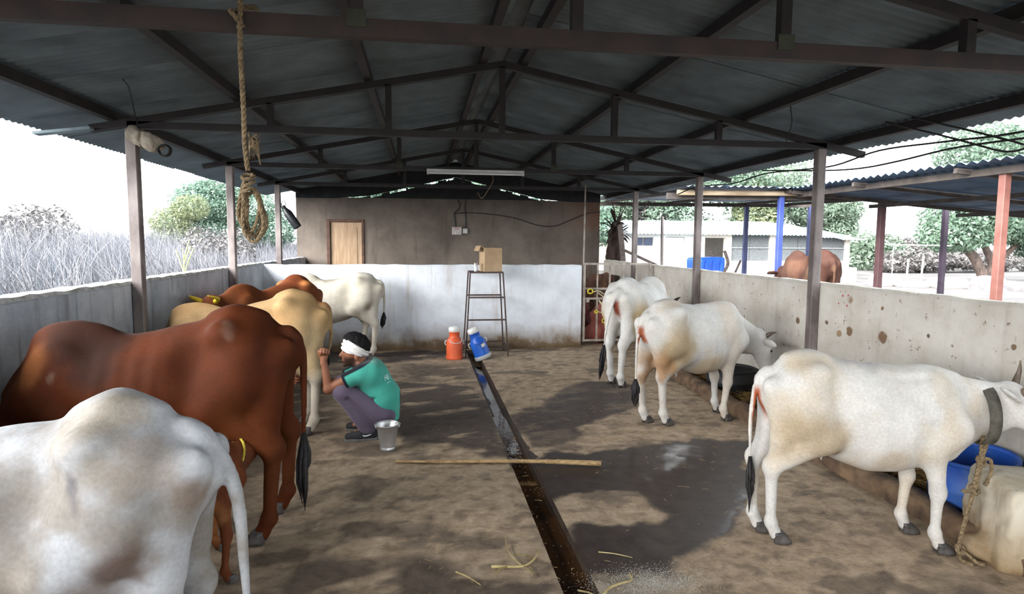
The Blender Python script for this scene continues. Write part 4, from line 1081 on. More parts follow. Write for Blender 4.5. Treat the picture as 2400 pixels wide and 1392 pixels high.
BTUB = mat('scuffed_blue_plastic', lin((40, 92, 188)), lin((90, 128, 190)), 3.5, .5, lo=.3, hi=.5)
DTUB = mat('dark_blue_plastic', lin((44, 52, 112)), lin((34, 40, 88)), 4, .5); KTUB = mat('black_rubber', lin((36, 36, 38)), lin((24, 24, 26)), 8, .65)
def tub(name, label, loc, r0, r1, h, m, rot=(0, 0, 0), group=None):
    o = empty(name, loc); o.rotation_euler = rot; tag(o, label, 'tub', group)
    MB().lathe([(r0*.92, 0), (r0, .012), (r0+(r1-r0)*.45, h*.45), (r0+(r1-r0)*.47+.004, h*.47), (r0+(r1-r0)*.5, h*.5), (r1, h-.02), (r1-.012, h-.018), (r0-.012, .03), (.001, .026)], 36).build('tub_wall', m, o, True)
    MB().lathe([(r1-.013, h-.02), (r1-.012, h), (r1+.006, h+.002), (r1+.008, h-.02), (r1-.002, h-.024)], 36, None, False).build('rim', m, o, True)
    return o
tub('feed_tub', 'blue feed tub behind the concrete block', (3.36, 3.27, .012), .215, .235, .36, BTUB, (R(2), R(-4), 0))
tub('feed_tub', 'dark blue tub under the head of the middle white cow', (3.36, 5.02, .012), .2, .22, .32, DTUB)
tub('feed_tub', 'black rubber tub in the manger behind the middle white cow', (3.38, 6.35, .012), .24, .27, .26, KTUB)

HAY = mat('trampled_hay', lin((150, 122, 66)), lin((84, 62, 34)), 30, .95)
rs = np.random.RandomState(11)
def straw(n, x0, x1, y0, y1, z0, hmax, L=(.05, .16), w=.0022, seed=1):
    rs = np.random.RandomState(seed); V = []; F = []
    px = rs.uniform(x0, x1, n); py = rs.uniform(y0, y1, n); an = rs.uniform(0, 6.28, n); l = rs.uniform(L[0], L[1], n); tl_ = rs.uniform(-.25, .25, n); pz = z0+hmax*rs.rand(n)**1.5*(.4+.6*fbm(px*3, py*3, px*0+seed))
    d_ = np.stack([np.cos(an)*np.cos(tl_), np.sin(an)*np.cos(tl_), np.sin(tl_)], 1); s_ = np.stack([-np.sin(an), np.cos(an), an*0], 1)*w; u_ = np.array([[0, 0, w*1.2]])
    c_ = np.stack([px, py, pz], 1)
    a = c_-d_*l[:, None]/2; b = c_+d_*l[:, None]/2; a[:, 2] = np.maximum(a[:, 2], z0); b[:, 2] = np.maximum(b[:, 2], z0)
    V = np.stack([a-s_, a+s_, a+u_, b-s_, b+s_, b+u_], 1).reshape(-1, 3)
    base = (np.arange(n)*6)[:, None, None]
    F = (np.array([[0, 1, 4, 3], [1, 2, 5, 4], [2, 0, 3, 5]])[None]+base).reshape(-1, 4)
    return V, F
tag(mk('hay', straw(9000, 3.14, 3.57, 1.6, 8.2, .0, .09, seed=3), HAY), 'trampled hay lying in the right manger', 'hay', kind='stuff')
tag(mk('straw_litter', straw(420, -.1, 3.0, 2.2, 7.2, .004, .012, (.01, .05), .0013, 6), mat('straw_bits', lin((190, 166, 120)), lin((140, 118, 82)), 20, .9)), 'bits of straw scattered over the concrete floor', 'straw', kind='stuff')
# spilt pale meal by the gutter, lower right of the gutter
gr = np.random.RandomState(5); n = 6000
px = 1.06+gr.randn(n)*.14; py = 2.74+gr.randn(n)*.07; s_ = gr.uniform(.0008, .0026, n)
c_ = np.stack([px, py, np.full(n, .006)], 1)
o4 = np.array([[1, 0, 0], [-.5, .87, 0], [-.5, -.87, 0], [0, 0, 1.2]])
V = (c_[:, None, :]+o4[None]*s_[:, None, None]).reshape(-1, 3); F = (np.array([[0, 1, 3], [1, 2, 3], [2, 0, 3], [2, 1, 0]])[None]+(np.arange(n)*4)[:, None, None]).reshape(-1, 3)
tag(mk('spilt_meal', (V, F), mat('pale_meal', lin((206, 202, 192)), lin((170, 164, 150)), 30, .95)), 'pale feed meal spilt on the floor beside the gutter', 'feed meal', kind='stuff')
tag(mk('gutter_debris', straw(80, GX0+.01, GX1-.01, 2.4, 5.0, -.064, .003, (.004, .016), .0012, 16), _M['pale_meal']), 'pale husks floating on the gutter water', 'husks', kind='stuff')
# loose dry stalks on the floor
STALK = mat('dry_stalk', lin((200, 184, 132)), lin((156, 138, 92)), 14, .85)
for lb, pts, r0 in (('branched pale stalk lying left of the gutter', [(.34, 2.98, .012), (.42, 2.96, .016), (.5, 2.95, .02), (.56, 2.99, .03), (.6, 3.06, .04)], .008),
                    ('thin curved stalk standing up from the branched stalk', [(.49, 2.96, .018), (.46, 3.03, .02), (.44, 3.14, .02), (.45, 3.26, .03)], .0035),
                    ('short straight stalk lying alone left of the gutter', [(.16, 2.96, .008), (.22, 2.9, .008), (.27, 2.83, .007)], .0045),
                    ('bent pale stalk bridging the gutter at the bottom of the view', [(.72, 2.62, .0), (.80, 2.62, .025), (.86, 2.68, .03), (.93, 2.73, .02), (1.0, 2.76, .015), (1.0, 2.80, .03)], .008),
                    ('thin stalk leaning across the bent stalk in the gutter', [(.74, 2.78, -.03), (.78, 2.7, .0), (.83, 2.6, .01)], .0045),
                    ('thin stalk lying right of the gutter', [(.92, 3.06, .008), (1.0, 3.03, .008), (1.08, 2.98, .008)], .0035)):
    s_ = empty('dry_stalk', (0, 0, 0)); tag(s_, lb, 'stalk', 'dry stalks on the floor')
    ps = smooth_pts(pts, 4); MB().tube(ps, [r0*(1-.5*i/(len(ps)-1)) for i in range(len(ps))], 6).build('stem', STALK, s_, True)
    if 'branched' in lb:
        for br in ([(.42, 2.96, .016), (.38, 2.94, .02), (.36, 2.92, .012)], [(.5, 2.95, .02), (.53, 2.91, .015), (.54, 2.88, .01)], [(.56, 2.99, .03), (.52, 3.04, .03), (.47, 3.08, .012)]):
            MB().tube(smooth_pts(br, 3), .0045, 5).build('side_shoot', STALK, s_, True)

# collar and tether of the nearest right cow
COL = mat('grimy_collar_webbing', lin((96, 92, 82)), lin((60, 58, 52)), 22, .9)
def to_world(pos, hd, s, p):
    c_, s_ = math.cos(R(hd)), math.sin(R(hd)); return (pos[0]+(p[0]*c_-p[1]*s_)*s, pos[1]+(p[0]*s_+p[1]*c_)*s, p[2]*s)
# ------------------------------------------------------------------ gate and the store behind it
GATE = mat('grey_gate_paint', lin((176, 168, 158)), lin((128, 118, 108)), 8, .6)
gt = empty('metal_gate', (2.5, 9.42, 0)); tag(gt, 'pale grey barred metal gate between the low white wall and the right wall', 'gate')
for k, x in enumerate((.02, .23, .43, .65, .86, 1.09)):
    MB().bar((x, 0, .08), (x, 0, 1.31), .03 if k in (0, 5) else .022, .03 if k in (0, 5) else .022).build('upright', GATE, gt)
for z_ in (.1, .76, .915, 1.305):
    MB().bar((.0, 0, z_), (1.11, 0, z_), .024, .03).build('rail', GATE, gt)
MB().box((.05, -.02, .70), (.10, -.012, .76), .003).build('latch', GATE, gt)
# ropes with yellow ends knotted on the gate
YEL = mat('yellow_nylon_rope', lin((222, 206, 74)), lin((180, 164, 52)), 26, .8)
YR = mat('pale_nylon_rope', lin((206, 198, 170)), lin((160, 150, 122)), 26, .85)
yg = empty('rope_tangle', (2.72, 9.38, .76)); tag(yg, 'tangle of pale rope with yellow knots tied to the gate', 'rope')
for pts in ([(0, 0, .10), (.08, -.02, .04), (.16, -.02, -.06), (.1, -.03, -.12), (.02, -.02, -.03)], [(-.08, -.01, .11), (.02, -.02, .12), (.12, -.03, .06), (.2, -.02, .02)], [(.02, -.02, -.02), (.1, -.04, -.1), (.2, -.04, -.16), (.12, -.05, -.22), (0, -.03, -.2)]):
    twisted(pts, .011, name='rope_length', parent=yg, m=YR)
for c_, r_ in (((-.12, -.02, .12), .05), ((-.02, -.03, -.2), .03), ((.12, -.04, -.34), .055)):
    twisted([(c_[0]+r_*.8*math.cos(a), c_[1]+.012*math.sin(2*a), c_[2]+r_*.7*math.sin(a)) for a in [i*.8 for i in range(16)]], .013, name='yellow_knot', parent=yg, m=YEL)
# sacks and crates in the store
def sack(name, label, loc, rot, size, m, seed, cat='sack', grp=None):
    f = Field((-.4, -.3, -.05), (.4, .3, .8), .02)
    f.cone((-.1, 0, .14), (.1, 0, .14), .15, .15, .05); f.cone((-.06, 0, .45), (.06, 0, .42), .15, .14, .12); f.cone((0, 0, .1), (0, 0, .6), .14, .08, .1); f.cone((-.02, 0, .6), (.05, 0, .7), .06, .09, .05)
    P, Q = f.mesh(); nn = np.linalg.norm(P-np.array([0, 0, .3]), axis=1)[:, None]
    P = P+((fbm(P[:, 0]*9+seed, P[:, 1]*9, P[:, 2]*6, 4)-.5)*.13)[:, None]*(P-np.array([0, 0, .3]))/nn
    P = P*np.array(size); P[:, 2] -= P[:, 2].min()
    o = mk(name, (P, Q), m, None, True, loc); o.rotation_euler = rot; return tag(o, label, cat, grp)
SK1 = mat('faded_red_sack', lin((176, 108, 92)), lin((132, 64, 58)), 7, .85, stretch=(1, 1, .4), bmp=.4); SK2 = mat('dark_red_sack', lin((120, 52, 52)), lin((72, 34, 36)), 6, .85, bmp=.4); SK3 = mat('brown_gunny_sack', lin((112, 80, 60)), lin((72, 50, 40)), 9, .95, bmp=.5)
sack('feed_sack', 'faded red sack leaning behind the metal gate', (2.84, 9.75, 0), (0, R(9), R(20)), (1.0, .9, .86), SK1, 1, grp='sacks behind the gate')
sack('feed_sack', 'dark red sack beside the faded one behind the gate', (2.66, 10.05, 0), (0, R(-5), R(-30)), (.8, .8, 1.0), SK2, 5, grp='sacks behind the gate')
sack('feed_sack', 'brown gunny sack at the back of the store behind the gate', (3.2, 10.6, 0), (0, 0, R(40)), (1.0, .9, 1.3), SK3, 9, grp='sacks behind the gate')
CR = mat('brown_crate_board', lin((110, 74, 56)), lin((76, 50, 40)), 5, .85, stretch=(1, 5, 1))
for lb, loc, rz, sz in (('brown board crate stacked behind the gate', (2.95, 11.2, 0), .15, (.42, .4, .95)), ('darker board crate beside the brown one behind the gate', (3.36, 11.3, 0), -.1, (.36, .4, 1.05))):
    o = empty('crate', loc, rz); tag(o, lb, 'crate', 'crates behind the gate')
    a, b, h_ = sz
    n_ = 5
    for i in range(n_):
        z0 = h_*i/n_; z1 = h_*(i+1)/n_-.012
        MB().box((-a/2, -b/2, z0), (a/2, -b/2+.016, z1), .002).build('board', CR, o); MB().box((-a/2, b/2-.016, z0), (a/2, b/2, z1), .002).build('board', CR, o)
        MB().box((-a/2, -b/2+.016, z0), (-a/2+.016, b/2-.016, z1), .002).build('board', CR, o); MB().box((a/2-.016, -b/2+.016, z0), (a/2, b/2-.016, z1), .002).build('board', CR, o)
    MB().box((-a/2+.016, -b/2+.016, h_-.05), (a/2-.016, b/2-.016, h_-.035)).build('lid_board', CR, o)
# dry palm stump with ragged crown, prop boards
BARK = mat('dark_fibrous_bark', lin((70, 54, 46)), lin((36, 28, 26)), 9, .95, bmp=.8, stretch=(3, 3, .6))
ps_ = empty('dry_palm_stump', (4.0, 12.52, 0)); tag(ps_, 'dark dry palm stump with a ragged tuft at the back right corner', 'palm stump')
f = Field((-.35, -.35, -.02), (.35, .35, 2.2), .025)
f.chain([(.0, 0, 0), (.02, 0, .7), (-.02, 0, 1.3), (.0, 0, 1.75), (.02, 0, 2.0)], [.19, .17, .155, .13, .10], .05)
P, Q = f.mesh(); a_ = np.arctan2(P[:, 1], P[:, 0]); q_ = .10*(fbm(np.cos(a_)*3+4, np.sin(a_)*3, P[:, 2]*6, 4)-.5)
P[:, 0] += np.cos(a_)*q_; P[:, 1] += np.sin(a_)*q_; P[:, 2] = np.maximum(P[:, 2], 0)
mk('trunk', (P, Q), BARK, ps_, True)
r_ = random.Random(31)
for k in range(34):
    a = r_.uniform(0, 6.28); L = r_.uniform(.24, .46); z0 = r_.uniform(1.8, 2.08); el = r_.uniform(-.7, .9)
    p0 = Vector((.05*math.cos(a), .05*math.sin(a), z0)); d_ = Vector((math.cos(a)*math.cos(el), math.sin(a)*math.cos(el), math.sin(el)))
    p1 = p0+d_*L*.6; p2 = p0+d_*L+Vector((0, 0, -.05))
    sd = d_.cross(Vector((0, 0, 1))).normalized()*.045
    MB().add([p0-sd*.5, p0+sd*.5, p1+sd, p2, p1-sd, p1+Vector((0, 0, .012))], [(0, 1, 2, 5), (0, 5, 4), (5, 2, 3), (4, 5, 3), (1, 0, 4, 2), (2, 4, 3)]).build('frond', BARK, ps_)
for a, b in (((.02, 0, 2.05), (.1, -.05, 2.5)), ((.0, 0, 2.05), (-.1, 0, 2.5)), ((.05, 0, 2.1), (.22, -.1, 2.52))):
    MB().tube([a, tuple((Vector(a)+Vector(b))/2+Vector((.02, 0, 0))), b], [.014, .01, .006], 5).build('dead_branch', BARK, ps_, True)
BRD = mat('grey_weathered_board', lin((108, 96, 90)), lin((74, 66, 64)), 6, .9, stretch=(1, 1, 5))
tag(MB().bar((4.18, 12.15, .1), (4.0, 12.25, 2.0), .11, .03, (0, 1, 0)).build('prop_board', BRD), 'wide weathered board leaning beside the palm stump', 'board')
tag(MB().bar((4.55, 11.6, 1.2), (3.95, 12.05, 1.52), .05, .05).build('prop_pole', BRD), 'slanted pole resting on the right wall end beside the palm stump', 'pole')
tag(MB().tube([(2.545, 9.6, .0), (2.55, 9.6, 1.4), (2.56, 9.6, 2.54)], .014, 8).build('thin_pipe', GATE, None, True), 'thin grey pipe standing behind the end of the low white wall', 'pipe')
tag(MB().tube([(4.22, 10.5, .2), (4.215, 10.5, 1.2), (4.2, 10.5, 2.1)], .028, 8).build('short_post', post_m, None, True), 'short grey post ending in the open beyond the right wall', 'post')

# ------------------------------------------------------------------ the yard and what stands around it
gnd = bpy.data.materials.new('dusty_ground'); nt, bs = nodes(gnd); co = coord(nt)
c = ramp(nt, noise(nt, co, .7, 8, .65), [(.3, lin((78, 74, 72))), (.55, lin((106, 102, 100))), (.75, lin((128, 124, 122)))])
nt.links.new(c, bs.inputs['Base Color']); bs.inputs['Roughness'].default_value = 1.0; bump(nt, bs, noise(nt, co, 6, 6), .5, .05)
def ground(name, x0, x1, y0, y1, fz, n=60):
    X, Y = np.meshgrid(np.linspace(x0, x1, n), np.linspace(y0, y1, n), indexing='ij'); x = X.ravel(); y = Y.ravel()
    V = np.stack([x, y, fz(x, y)], 1); I = np.arange(n*n).reshape(n, n); F = np.stack([I[:-1, :-1], I[1:, :-1], I[1:, 1:], I[:-1, 1:]], -1).reshape(-1, 4)
    return tag(mk(name, (V, F), gnd, None, True), kind='structure')
ground('ground_base', -160, 160, -40, 260, lambda x, y: x*0-.17, 20)
ground('ground_yard', 3.78, 60, -14, 46, lambda x, y: .24+.05*(fbm(x*.6, y*.6, x*0+2)-.5))
ground('ground_field', -60, -2.42, -14, 70, lambda x, y: .1+.08*(fbm(x*.4, y*.4, x*0+5)-.5))
ground('ground_store_back', -2.43, 3.80, 12.9, 40, lambda x, y: .08+.04*(fbm(x*.6, y*.6, x*0+8)-.5), 20)

# leaf clouds
def leaves(blobs, n, size, seed, flat=.0, shell=.55):
    """n leaves over a crown made of ellipsoidal blobs (centre, radii)"""
    rs = np.random.RandomState(seed); vol = np.array([np.prod(r)**(2/3) for c, r in blobs]); cnt = rs.multinomial(n, vol/vol.sum())
    P = []; Nn = []
    for (c, r), k in zip(blobs, cnt):
        d = rs.randn(k, 3); d /= np.linalg.norm(d, axis=1)[:, None]
        rad = (shell+(1-shell)*rs.rand(k))**.7
        P.append(np.array(c)+d*np.array(r)*rad[:, None]); Nn.append(d)
    P = np.concatenate(P); Nn = np.concatenate(Nn); k = len(P)
    nn = Nn*.8+rs.randn(k, 3)*.6+np.array([0, 0, .45]); nn /= np.linalg.norm(nn, axis=1)[:, None]
    t = np.cross(nn, rs.randn(k, 3)); t /= np.linalg.norm(t, axis=1)[:, None]; b = np.cross(nn, t)
    s = size*rs.uniform(.6, 1.3, k)[:, None]
    V = np.stack([P-t*s, P+b*s*.42+nn*s*.12, P+t*s-nn*s*.1, P-b*s*.42+nn*s*.12], 1).reshape(-1, 3)
    F = (np.array([[0, 2, 1], [0, 3, 2]])[None]+(np.arange(k)*4)[:, None, None]).reshape(-1, 3)
    return V, F
def leaf_mat(name, a, b, tr=.35):
    if name in _M: return _M[name]
    m = bpy.data.materials.new(name); _M[name] = m; nt, bs = nodes(m)
    gi = nt.nodes.new('ShaderNodeNewGeometry'); n = noise(nt, coord(nt), 1.4, 3); 
    mx = nt.nodes.new('ShaderNodeMath'); mx.operation = 'MULTIPLY_ADD'; nt.links.new(gi.outputs['Random Per Island'], mx.inputs[0]); mx.inputs[1].default_value = .5; nt.links.new(n, mx.inputs[2])
    c = ramp(nt, mx.outputs[0], [(.45, a), (1.0, b)]); nt.links.new(c, bs.inputs['Base Color']); bs.inputs['Roughness'].default_value = .55
    tn = nt.nodes.new('ShaderNodeBsdfTranslucent'); nt.links.new(c, tn.inputs[0]); ms = nt.nodes.new('ShaderNodeMixShader'); ms.inputs[0].default_value = tr
    out = nt.nodes['Material Output']; nt.links.new(bs.outputs[0], ms.inputs[1]); nt.links.new(tn.outputs[0], ms.inputs[2]); nt.links.new(ms.outputs[0], out.inputs[0])
    return m
LG1 = leaf_mat('hazy_grey_green_leaves', lin((72, 94, 78)), lin((124, 146, 124))); LG2 = leaf_mat('hazy_green_leaves', lin((88, 108, 90)), lin((142, 158, 138))); LG3 = leaf_mat('hazy_bright_green_leaves', lin((84, 112, 96)), lin((124, 148, 128)))  # air haze put into the leaf colours: greyer and bluer greens
LG4 = leaf_mat('hazy_yellow_green_leaves', lin((104, 116, 84)), lin((144, 150, 116))); LD = leaf_mat('dry_brown_leaves', lin((88, 84, 82)), lin((122, 118, 116)), .15)  # yellow-green dulled for the haze as well
TRK = mat('tree_bark', lin((112, 96, 88)), lin((70, 60, 56)), 5, .95, bmp=.8, stretch=(3, 3, .7))
def tree(name, label, base, trunks, blobs, n, size, m, seed, group=None):
    o = empty(name, base); tag(o, label, 'tree', group)
    b = np.array(base)
    for pts, r0, r1 in trunks:
        ps = smooth_pts(pts, 5); k = len(ps)
        MB().tube(ps, [r0+(r1-r0)*i/(k-1) for i in range(k)], 9).build('trunk' if r0 > .1 else 'branch', TRK, o, True)
    mk('foliage', leaves(blobs, n, size, seed), m, o)
    return o
# leaning tree at the right edge of the yard
tree('leaning_tree', 'broad leafy tree with leaning trunks at the right of the yard', (19.9, 19.6, .22),
     [([(.25, 0, -.1), (.05, 0, .35), (-.3, 0, .9), (-.75, 0, 1.35), (-1.2, .2, 2.0)], .2, .12), ([(.3, .1, 0), (.6, .2, .7), (.35, .2, 1.2), (.05, .2, 1.7)], .15, .1), ([(.6, .2, .6), (1.2, .2, 1.1), (1.9, .3, 1.6)], .12, .08), ([(-.75, 0, 1.35), (-.2, 0, 2.2), (.4, 0, 3.2)], .1, .05)],
     [((-.6, 0, 2.3), (1.7, 1.6, 1.0)), ((1.2, .3, 2.4), (1.9, 1.7, 1.0)), ((-1.4, -.2, 1.75), (1.2, 1.2, .65)), ((.4, .2, 3.5), (1.9, 1.6, 1.3)), ((2.6, .2, 2.0), (1.6, 1.5, .9)), ((-.3, 0, 4.6), (1.6, 1.5, 1.1)), ((1.8, .3, 4.6), (2.0, 1.6, 1.2)), ((3.4, .4, 3.6), (1.9, 1.6, 1.4)), ((2.6, 0, 1.25), (1.0, 1.0, .45))], 30000, .095, LG1, 41)
# row of trees behind the farm building
for k, (lb, x, y, hh, w, m, sd) in enumerate((
    ('tall hazy green tree behind the left end of the farm building', 9.6, 31, 4.6, 2.6, LG2, 51), ('tall dark tree behind the middle of the farm building', 14.2, 31, 6.0, 3.2, LG1, 52),
    ('wide tree behind the right half of the farm building', 18.8, 31, 6.4, 3.2, LG2, 53), ('brownish half-dry tree between the green ones behind the farm building', 12.0, 32.5, 4.6, 1.8, LD, 54), ('tree with yellow creeper behind the farm building', 16.9, 29.5, 4.4, 1.3, LG4, 55), ('rounded tree beyond the right end of the farm building', 21.6, 31, 4.6, 1.8, LG2, 56))):
    hh *= 1.1; w *= 1.1; r_ = random.Random(sd); bl = [((r_.uniform(-.6, .6)*w, r_.uniform(-.5, .5)*w, hh*r_.uniform(.35, .92)), (w*r_.uniform(.4, .62), w*.5, hh*r_.uniform(.14, .24))) for i in range(9)]
    tree('background_tree', lb, (x*1.12, y+3.8, .1), [([(0, 0, -.2), (.1, 0, hh*.4), (0, 0, hh*.75)], .18, .07)], bl, 11000, .12, m, sd, 'trees behind the farm building')
tree('bright_tree', 'bright green tree beyond the palm stump', (5.6, 22.0, .1), [([(0, 0, -.2), (.05, 0, 1.4), (0, 0, 2.4)], .12, .05)], [((-.6, 0, 2.3), (1.0, .9, .7)), ((.3, .2, 2.5), (1.1, 1, .7)), ((.9, 0, 2.0), (.8, .8, .6)), ((-.9, 0, 1.6), (.8, .8, .6))], 5200, .09, LG3, 61)
for k, (lb, x, y) in enumerate((('left of two trees behind the back wall, glimpsed through the gable gaps', -1.6, 30), ('right of two trees behind the back wall, glimpsed through the gable gaps', 3.2, 31))):
    r_ = random.Random(300+k); bl = [((r_.uniform(-2, 2), r_.uniform(-1, 1), r_.uniform(2.0, 6.2)), (1.3, 1.1, 1.0)) for i in range(12)]
    tree('background_tree', lb, (x, y, .1), [([(0, 0, -.2), (.1, 0, 2.4), (0, 0, 4.4)], .18, .07)], bl, 8000, .13, LG3, 310+k, 'trees behind the shed')
# trees beyond the left wall
tree('field_tree', 'pale green tree in the dry field beyond the left wall', (-7.6, 26.5, .1), [([(0, 0, -.2), (.1, 0, 1.5), (0, 0, 3)], .16, .06)], [((-.9, 0, 3.0), (1.4, 1.2, .9)), ((.6, 0, 2.7), (1.5, 1.2, .9)), ((-.2, .2, 3.5), (1.2, 1.0, .65)), ((-1.8, 0, 2.2), (.9, .9, .7)), ((1.5, 0, 1.9), (1.1, 1.0, .8)), ((0, 0, 1.7), (1.6, 1.2, .8))], 19000, .075, LG3, 71)
tree('field_tree', 'yellowish bush left of the pale green tree in the field', (-8.9, 24.5, .1), [([(0, 0, -.2), (.05, 0, 1.2), (0, 0, 2)], .1, .05)], [((-.2, 0, 2.2), (.8, .8, .55)), ((.5, 0, 2.7), (.7, .7, .5)), ((0, 0, 1.6), (.9, .9, .6))], 5200, .06, LG4, 72)
for k, (lb, x, y, w, h_, m, n_) in enumerate((('dry thicket at the far end of the yard', 27.0, 31, 3.4, 1.5, LD, 5200), ('grey-green scrub at the far end of the yard', 23.6, 30, 2.2, 1.7, LG2, 4200), ('pale tree in the haze beyond the yard', 29.5, 44, 3.4, 3.0, LG2, 3600), ('low scrub behind the leaning tree', 25.2, 27.5, 3.4, 1.0, LD, 5200), ('dry bushes behind the orange post', 31, 28, 3.5, 1.2, LD, 4200))):
    r_ = random.Random(80+k); bl = [((r_.uniform(-1, 1)*w*.7, r_.uniform(-.5, .5), h_*r_.uniform(.3, 1.0)), (w*.4, .9, h_*.38)) for i in range(8)]
    tree('scrub', lb, (x, y, .15), [([(0, 0, -.1), (0, 0, h_*.6)], .06, .03)], bl, n_, .11, m, 90+k, 'scrub at the far end of the yard')

# tall dry grass beyond the left wall
def grass(n, fx, fy, hh, seed, w=.006, lean=.75):
    rs = np.random.RandomState(seed); x, y = fx(rs, n), fy(rs, n)
    h = hh(x, y, rs)
    an = rs.normal(2.7, .9, n); l = rs.uniform(.05, lean, n)*h
    dx = np.cos(an)*l; dx = np.where(x > -3.8, -np.abs(dx), dx); dy = np.where((x > -3.0), np.sin(an)*l*.4, np.sin(an)*l)
    d = np.stack([dx, dy, h], 1); sd = rs.uniform(0, 6.28, n); s = np.stack([np.cos(sd), np.sin(sd), sd*0], 1)*w*rs.uniform(.6, 1.6, n)[:, None]
    p = np.stack([x, y, np.full(n, .05)], 1)
    m1 = p+d*np.array([.22, .22, .5]); m2 = p+d*np.array([.6, .6, .82]); e = p+d
    V = np.stack([p-s, p+s, m1-s, m1+s, m2-s*.8, m2+s*.8, e], 1).reshape(-1, 3); b = (np.arange(n)*7)[:, None, None]
    F3 = (np.array([[0, 1, 3], [0, 3, 2], [2, 3, 5], [2, 5, 4], [4, 5, 6]])[None]+b).reshape(-1, 3)
    return V, F3
GR1 = leaf_mat('hazy_dry_straw_grass', lin((86, 86, 92)), lin((122, 120, 124)), .1); GR2 = leaf_mat('hazy_grey_dry_grass', lin((64, 72, 84)), lin((98, 106, 118)), .1); GR3 = leaf_mat('hazy_greenish_dry_grass', lin((60, 74, 76)), lin((92, 104, 102)), .1)  # pale bluish haze over the field put into the grass colours
hf = lambda lo, hi: (lambda x, y, rs: rs.uniform(lo, hi, len(x))*(.75+.5*fbm(x*.35, y*.35, x*0+3, 3))*(.72+.5*sstep(0., 7., -2.4-x)))
tag(mk('dry_grass', grass(40000, lambda r, n: -2.75-18*r.rand(n)**1.6, lambda r, n: r.uniform(2.5, 34, n), hf(1.1, 1.9), 5, .0045), GR1), 'tall pale dry grass filling the field beyond the left wall', 'grass', kind='stuff')
tag(mk('dry_grass', grass(32000, lambda r, n: -2.65-14*r.rand(n)**1.5, lambda r, n: r.uniform(2.5, 30, n), hf(.8, 1.55), 6, .0045), GR2), 'grey dry grass under the pale grass beyond the left wall', 'grass', kind='stuff')
tag(mk('dry_grass', grass(14000, lambda r, n: -2.6-7*r.rand(n)**1.4, lambda r, n: r.uniform(2.0, 16, n), hf(.7, 1.25), 7, .006), GR3), 'greenish grass close behind the left wall', 'grass', kind='stuff')
for k, (lb, x, y, w, h_, m, n_) in enumerate((('grey dry bush in the field behind the front left post', -9.5, 17, 1.6, 1.9, LD, 3800), ('tall dry bush at the left edge of the view', -14.5, 17, 2.4, 2.4, LD, 4800), ('dry bush in the field below the pale green tree', -6.3, 19, 1.5, 1.7, LD, 3600), ('green-grey bush low in the field at the left edge', -7.0, 9.5, 1.0, 1.1, LG2, 2600))):
    r_ = random.Random(120+k); bl = [((r_.uniform(-1, 1)*w*.7, r_.uniform(-.5, .5), h_*r_.uniform(.3, 1.0)), (w*.4, .7, h_*.3)) for i in range(8)]
    tree('dry_bush', lb, (x, y, .1), [([(0, 0, -.1), (0, 0, h_*.6)], .05, .02)], bl, n_, .075, m, 130+k, 'bushes in the dry field')
# young reed standing just behind the left wall
rd = empty('reed', (-2.62, 7.35, .05)); tag(rd, 'pale yellow-green reed just behind the left wall', 'reed')
RM = mat('pale_reed', lin((206, 214, 150)), lin((170, 184, 120)), 6, .7)
MB().tube([(0, 0, 0), (.01, 0, .8), (0, 0, 1.5)], [.016, .012, .005], 6).build('stem', RM, rd, True)
for a, z0, L in ((.3, 1.2, .3), (2.6, 1.22, .26), (-.4, 1.3, .22), (1.2, 1.35, .24)):
    MB().tube(smooth_pts([(0, 0, z0), (.05*math.cos(a), .05*math.sin(a), z0+L*.5), (.11*math.cos(a), .11*math.sin(a), z0+L)], 3), .008, 4).build('blade', RM, rd, True)
# ------------------------------------------------------------------ farm building beyond the yard
CRM = mat('cream_painted_wall', lin((232, 222, 212)), lin((212, 198, 188)), 2, .9); CRW = mat('white_painted_wall', lin((238, 238, 236)), lin((222, 220, 216)), 2, .9)
NET = mat('grey_wire_netting', lin((112, 116, 118)), lin((84, 88, 90)), 30, .8); RFM = mat('pale_blue_roof_sheet', lin((196, 220, 226)), lin((168, 198, 208)), 3, .5); DKW = mat('dark_window_blue', lin((54, 70, 98)), lin((38, 50, 74)), 4, .35)
fb = empty('farm_building', (0, 0, .0)); tag(fb, 'long low farm building with pale corrugated roof across the yard', 'building')
by, bz = 24.0, .1
g = MB(); g.box((7.6, by, bz), (8.4, by+.2, 2.0)); g.box((8.4, by, bz), (9.25, by+.2, 1.50)); g.box((8.4, by, 1.84), (9.25, by+.2, 2.0)); g.box((9.25, by, bz), (9.78, by+.2, 2.0)); g.box((10.58, by, bz), (11.45, by+.2, 2.0)); g.box((9.78, by, 1.86), (10.58, by+.2, 2.0))
g.build('wall', CRW, fb)
g = MB(); g.box((11.45, by, 1.84), (12.35, by+.2, 2.0)); g.box((12.35, by, bz), (12.62, by+.2, 2.0)); g.box((12.62, by, bz), (17.95, by+.2, .9)); g.box((14.3, by, .9), (14.55, by+.2, 2.0)); g.box((17.75, by, .9), (17.95, by+.2, 2.0)); g.box((11.45, by, bz), (12.35, by+.2, .5)); g.box((17.78, by+.2, bz), (17.93, by+5.8, 1.9)); g.box((7.6, by+5.8, bz), (17.9, by+6, 2.2))
g.build('wall', CRM, fb)
for a, b in ((8.42, 8.82), (8.86, 9.23)): MB().box((a, by+.05, 1.52), (b, by+.09, 1.82), .01).build('window_pane', DKW, fb)
d_ = MB(); d_.box((9.8, by+.05, bz), (10.56, by+.1, 1.84), .01); dd = d_.build('door', mat('white_door', lin((236, 238, 240)), lin((222, 226, 230)), 2, .5), fb)
for z_ in (.7, 1.28): MB().box((9.86, by+.035, z_), (10.50, by+.05, z_+.02)).build('door_rail', GRY, dd)
